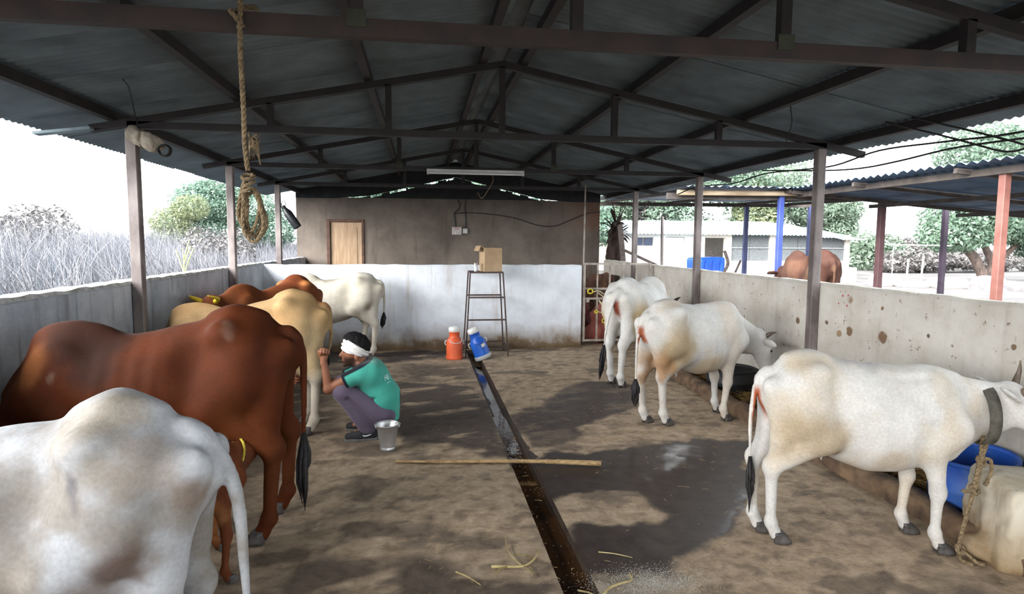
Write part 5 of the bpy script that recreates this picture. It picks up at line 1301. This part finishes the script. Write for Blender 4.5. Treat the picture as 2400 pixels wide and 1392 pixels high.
for a, b in ((12.62, 14.3), (14.55, 17.75)):
    n_ = int((b-a)/.8)
    for i in range(n_):
        u = a+(b-a)*i/n_; v = a+(b-a)*(i+1)/n_
        MB().box((u, by+.08, .9), (v-.02, by+.1, 1.98)).build('netting_panel', NET, fb)
    MB().box((a, by+.02, 1.42), (b, by+.06, 1.45)).build('netting_rail', GRY, fb)
def corr(x0, x1, y0, z0, y1, z1, pit=.15, amp=.02):
    n = int((x1-x0)/pit*4); V = []; F = []
    for i in range(n+1):
        x = x0+(x1-x0)*i/n; dz = amp*math.cos(2*math.pi*i/4)
        V += [(x, y0, z0+dz), (x, y1, z1+dz)]
    for i in range(n): F.append((2*i, 2*i+2, 2*i+3, 2*i+1))
    return V, F
for i in range(11):
    a = 7.2+i*1.0; mk('roof_sheet', corr(a, a+1.04, by-.5, 1.98-.02*(i/10)-(.16 if i > 8 else 0)*(i-8)/2, by+3.2, 2.62+.015*(i % 2)-(.12*(i-8) if i > 8 else 0)), RFM, fb, True)
for i in range(11):
    a = 7.2+i*1.0; mk('roof_sheet', corr(a, a+1.04, by+3.2, 2.62-(.12*(i-8) if i > 8 else 0), by+6.3, 2.05), RFM, fb, True)

# ------------------------------------------------------------------ open shed with blue roof on the right
BRF = mat('sky_blue_roof_sheet', lin((84, 112, 140)), lin((62, 84, 110)), 3, .5); BMS = mat('grey_brown_beam', lin((86, 78, 72)), lin((60, 54, 52)), 5, .8); DKB = mat('dark_blue_paint', lin((58, 66, 110)), lin((40, 46, 84)), 4, .6)
os_ = empty('open_shed', (0, 0, 0)); tag(os_, 'open-sided shed with sky blue roof sheets and bamboo front beam across the yard', 'shed')
def pst(x, y, m, w=.1, z1=2.6, lab=None): 
    o = MB().box((x-w/2, y-w/2, .2), (x+w/2, y+w/2, z1), .008).build('post', m, os_)
    if lab: o['label'] = lab
    return o
BLP = mat('bright_blue_paint', lin((70, 88, 164)), lin((56, 72, 142)), 4, .55); BRP = mat('maroon_paint', lin((104, 72, 74)), lin((82, 54, 58)), 4, .6); ORP = mat('salmon_paint', lin((134, 88, 78)), lin((112, 70, 62)), 4, .6); PRP = mat('purple_brown_paint', lin((92, 74, 92)), lin((66, 54, 70)), 4, .6)
pst(7.05, 11.5, BLP, .1, 2.6, 'bright blue post'); pst(9.27, 11.5, BRP, .12, 2.62, 'maroon post'); pst(9.3, 16.9, DKB, .11, 2.72); pst(11.3, 16.9, DKB, .11, 2.72); pst(11.2, 12.0, PRP, .1, 2.75, 'purple-brown post')
o = MB().box((7.35, 7.0, .2), (7.45, 7.1, 2.58), .008).build('post', ORP, os_); o['label'] = 'salmon post'
def corr_y(y0, y1, x0, z0, x1, z1, pit=.16, amp=.022):
    n = int((y1-y0)/pit*4); V = []; F = []
    for i in range(n+1):
        y = y0+(y1-y0)*i/n; dz = amp*math.cos(2*math.pi*i/4)
        V += [(x0, y, z0+dz), (x1, y, z1+dz)]
    for i in range(n): F.append((2*i, 2*i+1, 2*i+3, 2*i+2))
    return V, F
for i in range(6): mk('roof_sheet', corr(4.7+i*1.0, 4.7+i*1.0+1.04, 11.1, 2.70+.006*(i % 2), 17.4, 2.86), BRF, os_, True)
for i in range(9): mk('roof_sheet', corr_y(2.4+i*1.0, 2.4+i*1.0+1.04, 7.05, 2.70+.006*(i % 2), 13.5, 2.20), BRF, os_, True)
MB().tube([(4.85, 11.4, 2.60), (7.5, 11.4, 2.62), (11.2, 11.4, 2.64)], .055, 10).build('bamboo_beam', mat('pale_bamboo_beam', lin((196, 176, 148)), lin((150, 130, 106)), 5, .7, stretch=(.4, 3, 3)), os_, True)
MB().bar((4.7, 11.55, 2.54), (11.3, 11.55, 2.58), .06, .12).build('beam', BMS, os_)
MB().bar((4.5, 16.9, 2.70), (11.6, 16.9, 2.74), .08, .1).build('beam', BMS, os_)
for x in (5.2, 7.05, 9.27, 10.6): MB().bar((x, 11.2, 2.65), (x, 17.3, 2.78), .06, .07).build('rafter', BMS, os_)
MB().bar((7.35, 2.4, 2.59), (7.35, 11.4, 2.59), .07, .09).build('beam', BMS, os_)
for y in (3.5, 5.5, 7.5, 9.5, 11.2): MB().bar((7.1, y, 2.63), (13.4, y, 2.14), .06, .07).build('rafter', BMS, os_)
for x in (9.0, 11.0): MB().bar((x, 2.4, 2.52-.078*(x-7.4)), (x, 11.5, 2.52-.078*(x-7.4)), .06, .07).build('purlin', BMS, os_)

# things lying about the yard
bb = empty('blue_crate', (6.28, 13.1, .24), R(12)); tag(bb, 'bright blue plastic box on a cart beyond the right wall', 'box')
f = Field((-.45, -.35, .55), (.45, .35, 1.22), .02); x = f.ax[0][:, None, None]; y = f.ax[1][None, :, None]; z = f.ax[2][None, None, :]
f.f = np.minimum(f.f, (np.sqrt(np.maximum(np.abs(x)-.28, 0)**2+np.maximum(np.abs(y)-.22, 0)**2+np.maximum(np.abs(z-.87-.03*x)-.16, 0)**2)-.05).astype(np.float32))
for k in (-.2, 0, .2): f.ell((k, -.27, .87), (.03, .03, .16), .02, op='s')
P, Q = f.mesh(); mk('box_shell', (P, Q), mat('bright_blue_plastic', lin((42, 104, 220)), lin((30, 84, 196)), 3, .45), bb, True)
ct = empty('hand_cart', (6.3, 13.1, .24), R(8)); tag(ct, 'low wooden cart with bent shafts under the blue box', 'cart')
MB().box((-.5, -.3, .5), (1.2, .3, .58), .01).build('deck', BRD, ct)
for y_ in (-.24, .24): MB().tube(smooth_pts([(-.4, y_, .56), (.1, y_, .62), (.38, y_, .9), (.32, y_, 1.16), (.28, y_, 1.22)], 5), .035, 8).build('shaft', BRD, ct, True)
for x_ in (-.2, .8):
    for y_ in (-.33, .33): MB().tube([(x_+.27*math.cos(a), y_, .27+.27*math.sin(a)) for a in [2*math.pi*i/20 for i in range(20)]], .025, 6, True).build('wheel', KTUB, ct, True)
for x_ in (-.2, .8): MB().tube([(x_, -.34, .27), (x_, .34, .27)], .02, 6).build('axle', IRON, ct, True); MB().box((x_-.03, -.2, .27), (x_+.03, .2, .5)).build('bolster', BRD, ct)
MB().tube([(.75, .1, .56), (.98, .12, 1.0)], .025, 6).build('stake', BRD, ct, True)
STN = mat('white_rubble', lin((232, 230, 226)), lin((196, 190, 184)), 4, .9)
def rock(label, loc, size, seed, name='rubble_stone', m=STN):
    rs = np.random.RandomState(seed); n1, n2 = 8, 12; V = []; F = []
    for i in range(n1+1):
        for j in range(n2):
            a = math.pi*i/n1; b = 2*math.pi*j/n2; V.append((math.sin(a)*math.cos(b), math.sin(a)*math.sin(b), math.cos(a)))
    V = np.array(V); V = np.sign(V)*np.abs(V)**.7; V *= (.8+.5*fbm(V[:, 0]*1.5+seed, V[:, 1]*1.5, V[:, 2]*1.5, 3))[:, None]; V *= np.array(size)
    for i in range(n1):
        for j in range(n2): F.append((i*n2+j, (i+1)*n2+j, (i+1)*n2+(j+1) % n2, i*n2+(j+1) % n2))
    return tag(mk(name, (V, F), m, None, True, loc), label, 'stone', 'pale rubble along the yard')
for k, (lb, x_, y_, s_) in enumerate((('pale stone just right of the maroon post', 15.3, 18.8, (.35, .3, .26)), ('flat pale slab leaning near the maroon post', 16.0, 18.2, (.6, .3, .12)), ('long white stone in the middle of the yard', 17.0, 17.9, (.7, .4, .2)), ('small white stone left of the salmon post', 18.4, 17.2, (.4, .3, .16)), ('white rubble heap at the foot of the leaning tree', 19.2, 18.6, (.5, .4, .2)), ('white stone at the right edge of the yard', 20.6, 17.6, (.6, .4, .26)))):
    rock(lb, (x_, y_, .24+s_[2]*.6), s_, 200+k)
tag(MB().box((10.2, 20.4, .1), (15.6, 20.8, .78), .02).build('low_yard_wall', CRW), 'low pale wall across the far yard', 'wall', kind='structure')
tag(MB().box((16.9, 16.6, .2), (24, 17.1, .48), .02).build('trim_3', mat('grey_yard_kerb', lin((140, 138, 140)), lin((110, 106, 108)), 4, .95)), kind='structure')
# green railing at the far right
rl = empty('green_railing', (21.4, 16.4, .2)); tag(rl, 'green metal railing at the far right of the yard', 'railing')
GRN = mat('sea_green_paint', lin((88, 160, 132)), lin((66, 128, 108)), 5, .6)
for i in range(4): MB().bar((i*.9, -i*.15, 0), (i*.9, -i*.15, 1.05), .05, .05).build('upright', GRN, rl)
for z_ in (.3, .55, .8, 1.05): MB().bar((0, 0, z_), (2.7, -.45, z_), .035, .035).build('rail', GRN, rl)
for lb, a, b in (('left of two thin white posts in the yard', (15.95, 18.5, .2), (16.0, 18.5, 1.15)), ('right of two thin white posts in the yard', (16.5, 18.5, .2), (16.55, 18.5, 1.25))):
    tag(MB().tube([a, b], .03, 6).build('thin_post', WHT, None, True), lb, 'post')
tag(MB().bar((15.3, 18.6, 1.62), (17.6, 18.6, 1.6), .12, .03).build('hanging_batten', WHT), 'white batten held up under the leaning tree', 'batten')
tag(MB().bar((15.5, 18.6, .2), (15.5, 18.6, 1.62), .02, .02).build('batten_prop', GRY), 'thin prop carrying the white batten', 'prop')
# ------------------------------------------------------------------ the man milking
SKIN = coat_mat('brown_skin', rough=.55, fine=40, amt=.1, sheen=.0, bmp=.05, attr='coat', spec=.4)
CLOTH = coat_mat('soft_cloth', rough=.9, fine=120, amt=.12, sheen=.2, bmp=.2, attr='coat', spec=.2)
mx, my = -.45, 5.27
man = empty('person', (mx, my, 0)); tag(man, 'person in a teal T-shirt and white headband squatting to milk the tan cow', 'person')
def W_(p): return (p[0]-mx, p[1]-my, p[2])
YN, YM, YF = 5.13, 5.27, 5.42          # near side, middle, far side
J = dict(pel=(-.35, YM, .20), wst=(-.335, YM, .33), chs=(-.43, YM, .50), nck=(-.51, YM, .605), hd=(-.56, YM, .735),
         shN=(-.495, 5.12, .565), elN=(-.755, 5.11, .445), wrN=(-.79, 5.12, .685), shF=(-.50, 5.42, .56), elF=(-.79, 5.44, .39), wrF=(-.985, 5.42, .475),
         hpN=(-.345, 5.18, .19), hpF=(-.345, 5.36, .19), knN=(-.64, YN, .415), knF=(-.66, YF, .41), anN=(-.455, 5.15, .085), anF=(-.48, 5.42, .085))
J = {k: np.array(W_(v)) for k, v in J.items()}
f = Field((-.76, -.27, -.01), (.24, .27, .92), .005)
f.cone(J['pel'], J['wst'], .12, .115, .06); f.cone(J['wst'], J['chs'], .115, .125, .06, .85); f.cone(J['chs'], J['nck'], .11, .055, .05)
f.cone(J['chs']+[0, -.1, .04], J['chs']+[0, .1, .04], .075, .075, .05)
for a in 'NF':
    f.cone(J['hp'+a], J['kn'+a], .085, .058, .05); f.cone(J['kn'+a], J['an'+a], .056, .036, .03); f.cone(J['an'+a], J['an'+a]+[-.1, 0, -.04], .036, .03, .02)
    f.cone(J['chs']+[-.03, -.12 if a == 'N' else .12, .05], J['sh'+a], .06, .05, .04)
    f.cone(J['sh'+a], J['el'+a], .048, .038, .03); f.cone(J['el'+a], J['wr'+a], .038, .024, .02)
f.cone(J['nck']+[0, 0, -.03], J['hd']+[.03, 0, -.06], .055, .052, .03)
hd = J['hd']
f.ell(hd+[.01, 0, .02], (.098, .078, .10), .02); f.ell(hd+[-.045, 0, -.065], (.055, .055, .07), .04)            # skull, jaw
f.cone(hd+[-.09, 0, -.005], hd+[-.112, 0, -.045], .010, .016, .015); f.ell(hd+[-.088, 0, -.085], (.016, .025, .010), .012); f.ell(hd+[-.08, 0, -.125], (.022, .026, .02), .02)
for sd in (-1, 1):
    f.ell(hd+[.02, sd*.076, -.055], (.018, .012, .03), .01); f.ell(hd+[-.085, sd*.036, -.006], (.014, .02, .011), .01, op='s')
# hands: raised fist and the milking hand, grown finger by finger
def hand(f, wr, palm_dir, knuckle_dir, thumb_dir, curl):
    pd = np.array(palm_dir, float); pd /= np.linalg.norm(pd); kd = np.array(knuckle_dir, float); kd -= pd*(kd@pd); kd /= np.linalg.norm(kd); cd = np.array(thumb_dir, float); cd -= pd*(cd@pd)+kd*(cd@kd); cd /= np.linalg.norm(cd)
    c0 = wr+pd*.05
    f.cone(wr-pd*.03, wr+pd*.012, .024, .024, .01); 
    for i in range(4): f.cone(wr+pd*.012+kd*(i-1.5)*.009, wr+pd*.078+kd*(i-1.5)*.019, .016, .0125, .012)
    L3 = [(.036, .026, .02), (.041, .029, .022), (.038, .027, .021), (.031, .021, .018)]
    for i in range(4):
        p = wr+pd*.080+kd*(i-1.5)*.0195-pd*abs(i-1.2)*.004; a = 0.0
        for s_, (ln, rr) in enumerate(zip(L3[i], (.0100, .0094, .0088))):
            a += curl[s_]+.06*i
            d = pd*math.cos(a)+cd*math.sin(a); p2 = p+d*ln; f.cone(p, p2, rr, rr*.95, .004); p = p2
    tb = wr+pd*.03-kd*.03; t1 = tb-kd*.014+pd*.03+cd*.018; t2 = t1+pd*.022+cd*.02+kd*.014; t3 = t2+kd*.022+cd*.004+pd*.004
    f.cone(tb, t1, .017, .0125, .012); f.cone(t1, t2, .0125, .0105, .004); f.cone(t2, t3, .0105, .0085, .004)
hand(f, J['wrN'], (.12, .12, 1.0), (1.0, .25, -.12), (.1, -1.0, 0), (1.3, 1.45, 1.0))
hand(f, J['wrF'], (-1.0, -.05, .22), (.1, -.7, .7), (-.1, .6, -.6), (.9, 1.1, .7))
P, Q = f.mesh()
col = np.repeat(L_((140, 90, 66))[None], len(P), 0)
q = P-hd
beard = sstep(-.04, -.07, q[:, 2])*sstep(.03, .0, q[:, 0])*(np.abs(q[:, 2]+.1) < .09)*(q[:, 2] > -.17)*(1-sstep(.03, .06, -q[:, 0]-.04)*(q[:, 2] > -.09))
beard = beard*(np.linalg.norm(q, axis=1) < .17)
col = lerp(col, L_((34, 26, 22)), np.clip(beard*.85, 0, 1))
b = mk('body', (P, Q), SKIN, man, True); paint(b, col)
# T-shirt
f = Field((-.42, -.30, .02), (.26, .30, .72), .0062)
f.cone(J['pel']+[.03, 0, -.03], J['wst']+[.01, 0, 0], .125, .135, .06, .9); f.cone(J['wst']+[.005, 0, 0], J['chs'], .135, .142, .06, .8); f.cone(J['chs'], J['nck']+[.01, 0, -.01], .13, .075, .06)
f.cone(J['chs']+[0, -.11, .05], J['chs']+[0, .11, .05], .088, .088, .06)
for a, sg in (('N', -1), ('F', 1)):
    f.cone(J['chs']+[.0, sg*.12, .05], J['sh'+a], .082, .07, .05); f.cone(J['sh'+a], J['sh'+a]*.45+J['el'+a]*.55, .070, .068, .03)
for p0, p1 in (((-.12, -.14, .30), (.08, -.15, .36)), ((-.1, -.15, .24), (.1, -.155, .24)), ((.02, -.15, .15), (.14, -.13, .2))): f.cone(p0, p1, .010, .006, .03, op='s')
for a in 'NF':
    d = (J['el'+a]-J['sh'+a]); d = d/np.linalg.norm(d); e = J['sh'+a]*.48+J['el'+a]*.52
    lim = lambda x, y, z, d=d, e=e, sg=(-1 if a == 'N' else 1): np.minimum((x-e[0])*d[0]+(y-e[1])*d[1]+(z-e[2])*d[2], np.minimum(sg*y-.055, -(x-e[0]-.1)))
    f.cut(lim)
f.cut(lambda x, y, z: (.135-z)+.55*np.maximum(.1-x, 0)+0*y)
nk = J['nck']; f.cut(lambda x, y, z: .5*(nk[0]-.03-x)+(z-nk[2]-.012)+0*y)
P, Q = f.mesh()
teal = L_((72, 168, 152)); col = np.repeat(teal[None], len(P), 0)
for a in 'NF':
    d = (J['el'+a]-J['sh'+a]); d = d/np.linalg.norm(d); t = (P-(J['sh'+a]*.48+J['el'+a]*.52))@d
    near = np.linalg.norm(P-(J['sh'+a]*.48+J['el'+a]*.52), axis=1) < .12
    col = lerp(col, L_((26, 30, 40)), sstep(-.030, -.020, t)*near)
t = .5*(nk[0]-.03-P[:, 0])+(P[:, 2]-nk[2]-.012); col = lerp(col, L_((26, 30, 40)), sstep(-.030, -.020, t)*(P[:, 2] > .5))
sh = mk('t_shirt', (P, Q), CLOTH, man, True); paint(sh, col)
# white print on the back of the shirt, wrapped onto the cloth
def text_on(body, txt, size, org, right, up, parent, m, name, push=.004):
    cu = bpy.data.curves.new(name, 'FONT'); cu.body = txt; cu.size = size; cu.align_x = 'CENTER'; cu.offset = size*.025
    ob = bpy.data.objects.new(name, cu); C.objects.link(ob); dg = bpy.context.evaluated_depsgraph_get(); me = ob.evaluated_get(dg).to_mesh()
    V = np.array([v.co[:] for v in me.vertices]); F = [tuple(p.vertices) for p in me.polygons]; bpy.data.objects.remove(ob)
    r_ = np.array(right, float); r_ /= np.linalg.norm(r_); u_ = np.array(up, float); u_ -= r_*(u_@r_); u_ /= np.linalg.norm(u_); n = np.cross(r_, u_)
    W3 = np.array(org)+V[:, :1]*r_+V[:, 1:2]*u_
    out = []
    for p in W3:
        hit, loc, nr, _ = body.ray_cast(Vector(p+n*.2), Vector(-n))
        out.append(tuple(loc+nr*push) if hit else tuple(p))
    return mk(name, (out, F), m, parent)
PRT = mat('white_shirt_print', lin((214, 240, 238)), lin((190, 228, 226)), 40, .8)
dg = bpy.context.evaluated_depsgraph_get(); dg.update()
text_on(sh, 'HE', .055, (.095, -.085, .455), (.25, .95, -.1), (-.5, .1, .8), man, PRT, 'shirt_print')
text_on(sh, '-----', .03, (.110, -.085, .425), (.25, .95, -.1), (-.5, .1, .8), man, PRT, 'shirt_print')
# trousers
f = Field((-.34, -.30, -.01), (.26, .30, .58), .0095)
f.cone(J['pel'], J['wst']+[0, 0, -.02], .132, .118, .05)
for a in 'NF':
    f.cone(J['hp'+a]+[.01, 0, .0], J['kn'+a], .108, .078, .05); f.cone(J['kn'+a]+[0, 0, -.01], J['an'+a]+[.01, 0, .0], .076, .062, .03); f.ell(J['kn'+a]+[-.01, 0, .01], (.076, .07, .075), .03)
    f.cone(J['kn'+a]+[.04, -.07 if a == 'N' else .07, -.05], J['an'+a]+[.08, -.06 if a == 'N' else .06, .06], .012, .008, .03, op='s')
f.cut(lambda x, y, z: (.062-z)+0*x+0*y)
P, Q = f.mesh(); n_ = fbm(P[:, 0]*11, P[:, 1]*11, P[:, 2]*5, 3)-.5; cc = (J['knN']+J['anN'])/2; P[:, 1] += n_*.012; P[:, 0] += n_*.012
o = mk('trousers', (P, Q), CLOTH, man, True); paint(o, np.repeat(L_((98, 88, 106))[None], len(P), 0))
# shoes
SOLE = mat('grey_shoe_sole', lin((112, 112, 110)), lin((84, 84, 82)), 20, .8); SHO = mat('black_shoe_mesh', lin((44, 44, 48)), lin((28, 28, 31)), 40, .8, bmp=.3)
SWS = mat('white_shoe_mark', lin((220, 224, 226)), lin((200, 204, 206)), 20, .5)
for a, dy in (('N', 0), ('F', .02)):
    an = J['an'+a]; s_ = empty('shoe', (an[0], an[1], 0)); s_.parent = man; s_.rotation_euler = (0, 0, R(4 if a == 'N' else -6))
    f = Field((-.22, -.07, -.005), (.12, .07, .13), .006)
    f.cone((.045, 0, .045), (-.05, 0, .045), .040, .042, .03); f.cone((-.05, 0, .04), (-.15, 0, .03), .044, .034, .03); f.cone((.03, 0, .06), (.02, 0, .10), .042, .044, .03); f.cut(lambda x, y, z: (.012-z)+0*x+0*y); f.cut(lambda x, y, z: z-.098+.12*np.maximum(-x, 0)+0*y)
    P, Q = f.mesh(); up_ = mk('upper', (P, Q), SHO, s_, True)
    V = []
    prof = [(.088, .0), (.075, .032), (.02, .040), (-.06, .046), (-.13, .042), (-.175, .022), (-.186, 0), (-.175, -.022), (-.13, -.042), (-.06, -.046), (.02, -.040), (.075, -.032)]
    n_ = len(prof); V = [(x, y, z) for z in (.0, .02) for x, y in prof]; F = [tuple(range(n_)), tuple(range(2*n_-1, n_-1, -1))]+[(j, j+n_, (j+1) % n_+n_, (j+1) % n_) for j in range(n_)]
    mk('sole', (V, F), SOLE, s_)
    dg.update()
    # tick-shaped mark on the outer side
    pts = [(.062, .072), (.03, .052), (.0, .040), (-.022, .038), (-.034, .044), (-.038, .056), (-.024, .050), (-.004, .050), (.02, .057)]
    vv = []
    for x, z in pts:
        hit, loc, nr, _ = up_.ray_cast(Vector((x, -.12, z)), Vector((0, 1, 0)))
        vv.append((loc.x, loc.y-.002, loc.z) if hit else (x, -.045, z))
    n_ = len(vv); mk('side_mark', (vv+[(x, y+.003, z) for x, y, z in vv], [tuple(range(n_)), tuple(range(2*n_-1, n_-1, -1))]+[(j, j+n_, (j+1) % n_+n_, (j+1) % n_) for j in range(n_)]), SWS, s_)
# hair and headband
f = Field(hd-[.14, .13, .1], hd+[.16, .13, .17], .007)
f.ell(hd+[.02, 0, .045], (.108, .090, .095), .0); f.ell(hd+[.07, 0, -.0], (.055, .078, .08), .03); f.ell(hd+[-.02, 0, .1], (.07, .07, .05), .03)
f.cut(lambda x, y, z: -(x-hd[0]-.03)*.6-(z-hd[2]-.035)+0*y)
P, Q = f.mesh(); P += ((fbm(P[:, 0]*60, P[:, 1]*60, P[:, 2]*60, 3)-.5)*.02)[:, None]*(P-hd)/np.linalg.norm(P-hd, axis=1)[:, None]
mk('hair', (P, Q), mat('black_hair', lin((22, 20, 21)), lin((11, 10, 11)), 60, .8, bmp=.5, spec=.2), man, True)
f = Field(hd-[.16, .14, .13], hd+[.17, .14, .15], .0065)
f.ell(hd+[.012, 0, .02], (.118, .102, .118), .0)
nrm = np.array([.42, 0, 1.0]); nrm /= np.linalg.norm(nrm)       # band plane tips down towards the nape
off = lambda x, y, z: (x-hd[0])*nrm[0]+(z-hd[2]-.027)*nrm[2]+0*y
f.cut(lambda x, y, z: np.abs(off(x, y, z)+.006)-.047-.012*np.sign(-(x-hd[0]))*np.minimum(np.abs(x-hd[0])*8, 1), .012)
f.ell(hd+[.012, 0, .02], (.099, .082, .14), .006, op='s')
P, Q = f.mesh(); t = off(P[:, 0], P[:, 1], P[:, 2]); P += (.006*np.sin(t*190+P[:, 0]*40))[:, None]*(P-hd)/np.linalg.norm(P-hd, axis=1)[:, None]
mk('headband', (P, Q), mat('white_cotton_wrap', lin((232, 230, 228)), lin((206, 202, 200)), 16, .95, bmp=.4), man, True)
for sd in (-1, 1): MB().lathe([(.001, -.009), (.007, -.006), (.0095, 0), (.007, .006), (.001, .009)], 10, Matrix.Translation(Vector(hd+[-.082, sd*.036, -.007]))).build('eye', EYE, man, True)

# ------------------------------------------------------------------ collar and tether of the nearest white cow
cr = empty('neck_collar', (0, 0, 0)); tag(cr, 'wide grimy webbing collar around the neck of the nearest right cow', 'collar')
pos1, hd1, s1 = (2.40, 3.03), -12.5, .89
def ring(cx, cz, ry, rz_, tilt, w, n=32):
    V = []; F = []
    for i in range(n):
        a = 2*math.pi*i/n
        for k, (e, r2) in enumerate(((-w, 1.0), (w, 1.0), (w, 1.05), (-w, 1.05))):
            y = ry*math.cos(a)*r2; zz = rz_*math.sin(a)*r2
            V.append(to_world(pos1, hd1, s1, (cx+e+zz*math.sin(tilt)*-1, y-.02, cz+zz*math.cos(tilt)+e*math.sin(tilt))))
    for i in range(n):
        for k in range(4): F.append((i*4+k, i*4+(k+1) % 4, ((i+1) % n)*4+(k+1) % 4, ((i+1) % n)*4+k))
    return V, F
mk('band', ring(.69, .825, .118, .176, R(4), .035), COL, cr, True)
kx = to_world(pos1, hd1, s1, (.70, -.13, .60))
tr = empty('tether_rope', (0, 0, 0)); tag(tr, 'knotted coir tether running from the collar down to the concrete block', 'rope')
def tw(p): return to_world(pos1, hd1, s1, p)
twisted([(2.99, 2.86, .62), (2.975, 2.85, .57), (2.965, 2.84, .51), (2.96, 2.84, .47)], .012, name='rope_length', parent=tr)
twisted([(3.04, 2.86, .63), (3.005, 2.85, .58), (2.975, 2.84, .52), (2.96, 2.83, .47)], .012, name='rope_length', parent=tr)
twisted([(2.965, 2.84, .50), (2.945, 2.83, .44), (2.925, 2.82, .38), (2.915, 2.82, .345)], .017, name='rope_length', parent=tr)
twisted([(2.915, 2.82, .345), (2.89, 2.81, .28), (2.85, 2.79, .20), (2.81, 2.77, .13), (2.79, 2.76, .06), (2.79, 2.75, .015)], .0115, name='rope_length', parent=tr)
twisted([(2.97, 2.84, .50), (3.01, 2.83, .5), (3.025, 2.83, .44), (3.01, 2.83, .39), (2.99, 2.83, .36)], .011, name='rope_length', parent=tr)
twisted([(2.915, 2.81, .345), (2.88, 2.80, .345), (2.84, 2.79, .35), (2.815, 2.79, .355)], .011, name='rope_length', parent=tr)
twisted([(2.79, 2.75, .02), (2.77, 2.71, .012), (2.79, 2.67, .012)], .010, name='rope_length', parent=tr); twisted([(2.79, 2.75, .05), (2.82, 2.73, .03), (2.83, 2.69, .012), (2.85, 2.66, .012)], .010, name='rope_length', parent=tr)
for c_, r_ in (((2.97, 2.84, .49), .03), ((2.915, 2.815, .345), .028), ((2.795, 2.755, .05), .026)):
    twisted([(c_[0]+r_*math.cos(a), c_[1]+.02*math.sin(a+.6), c_[2]+r_*.6*math.sin(a)) for a in [i*.8 for i in range(12)]], .0115, name='knot', parent=tr)
# calf's rope halter
hl_ = empty('calf_halter', (0, 0, 0)); tag(hl_, 'loop of yellowish rope around the neck of the suckling calf', 'halter')
def cw(p): return to_world((-1.18, 3.04), 52, .56, p)
twisted([cw((.66+.04*math.sin(a), .04+.105*math.cos(a), .935+.145*math.sin(a))) for a in [2*math.pi*i/12 for i in range(13)]], .007, name='rope_loop', parent=hl_, m=YEL)
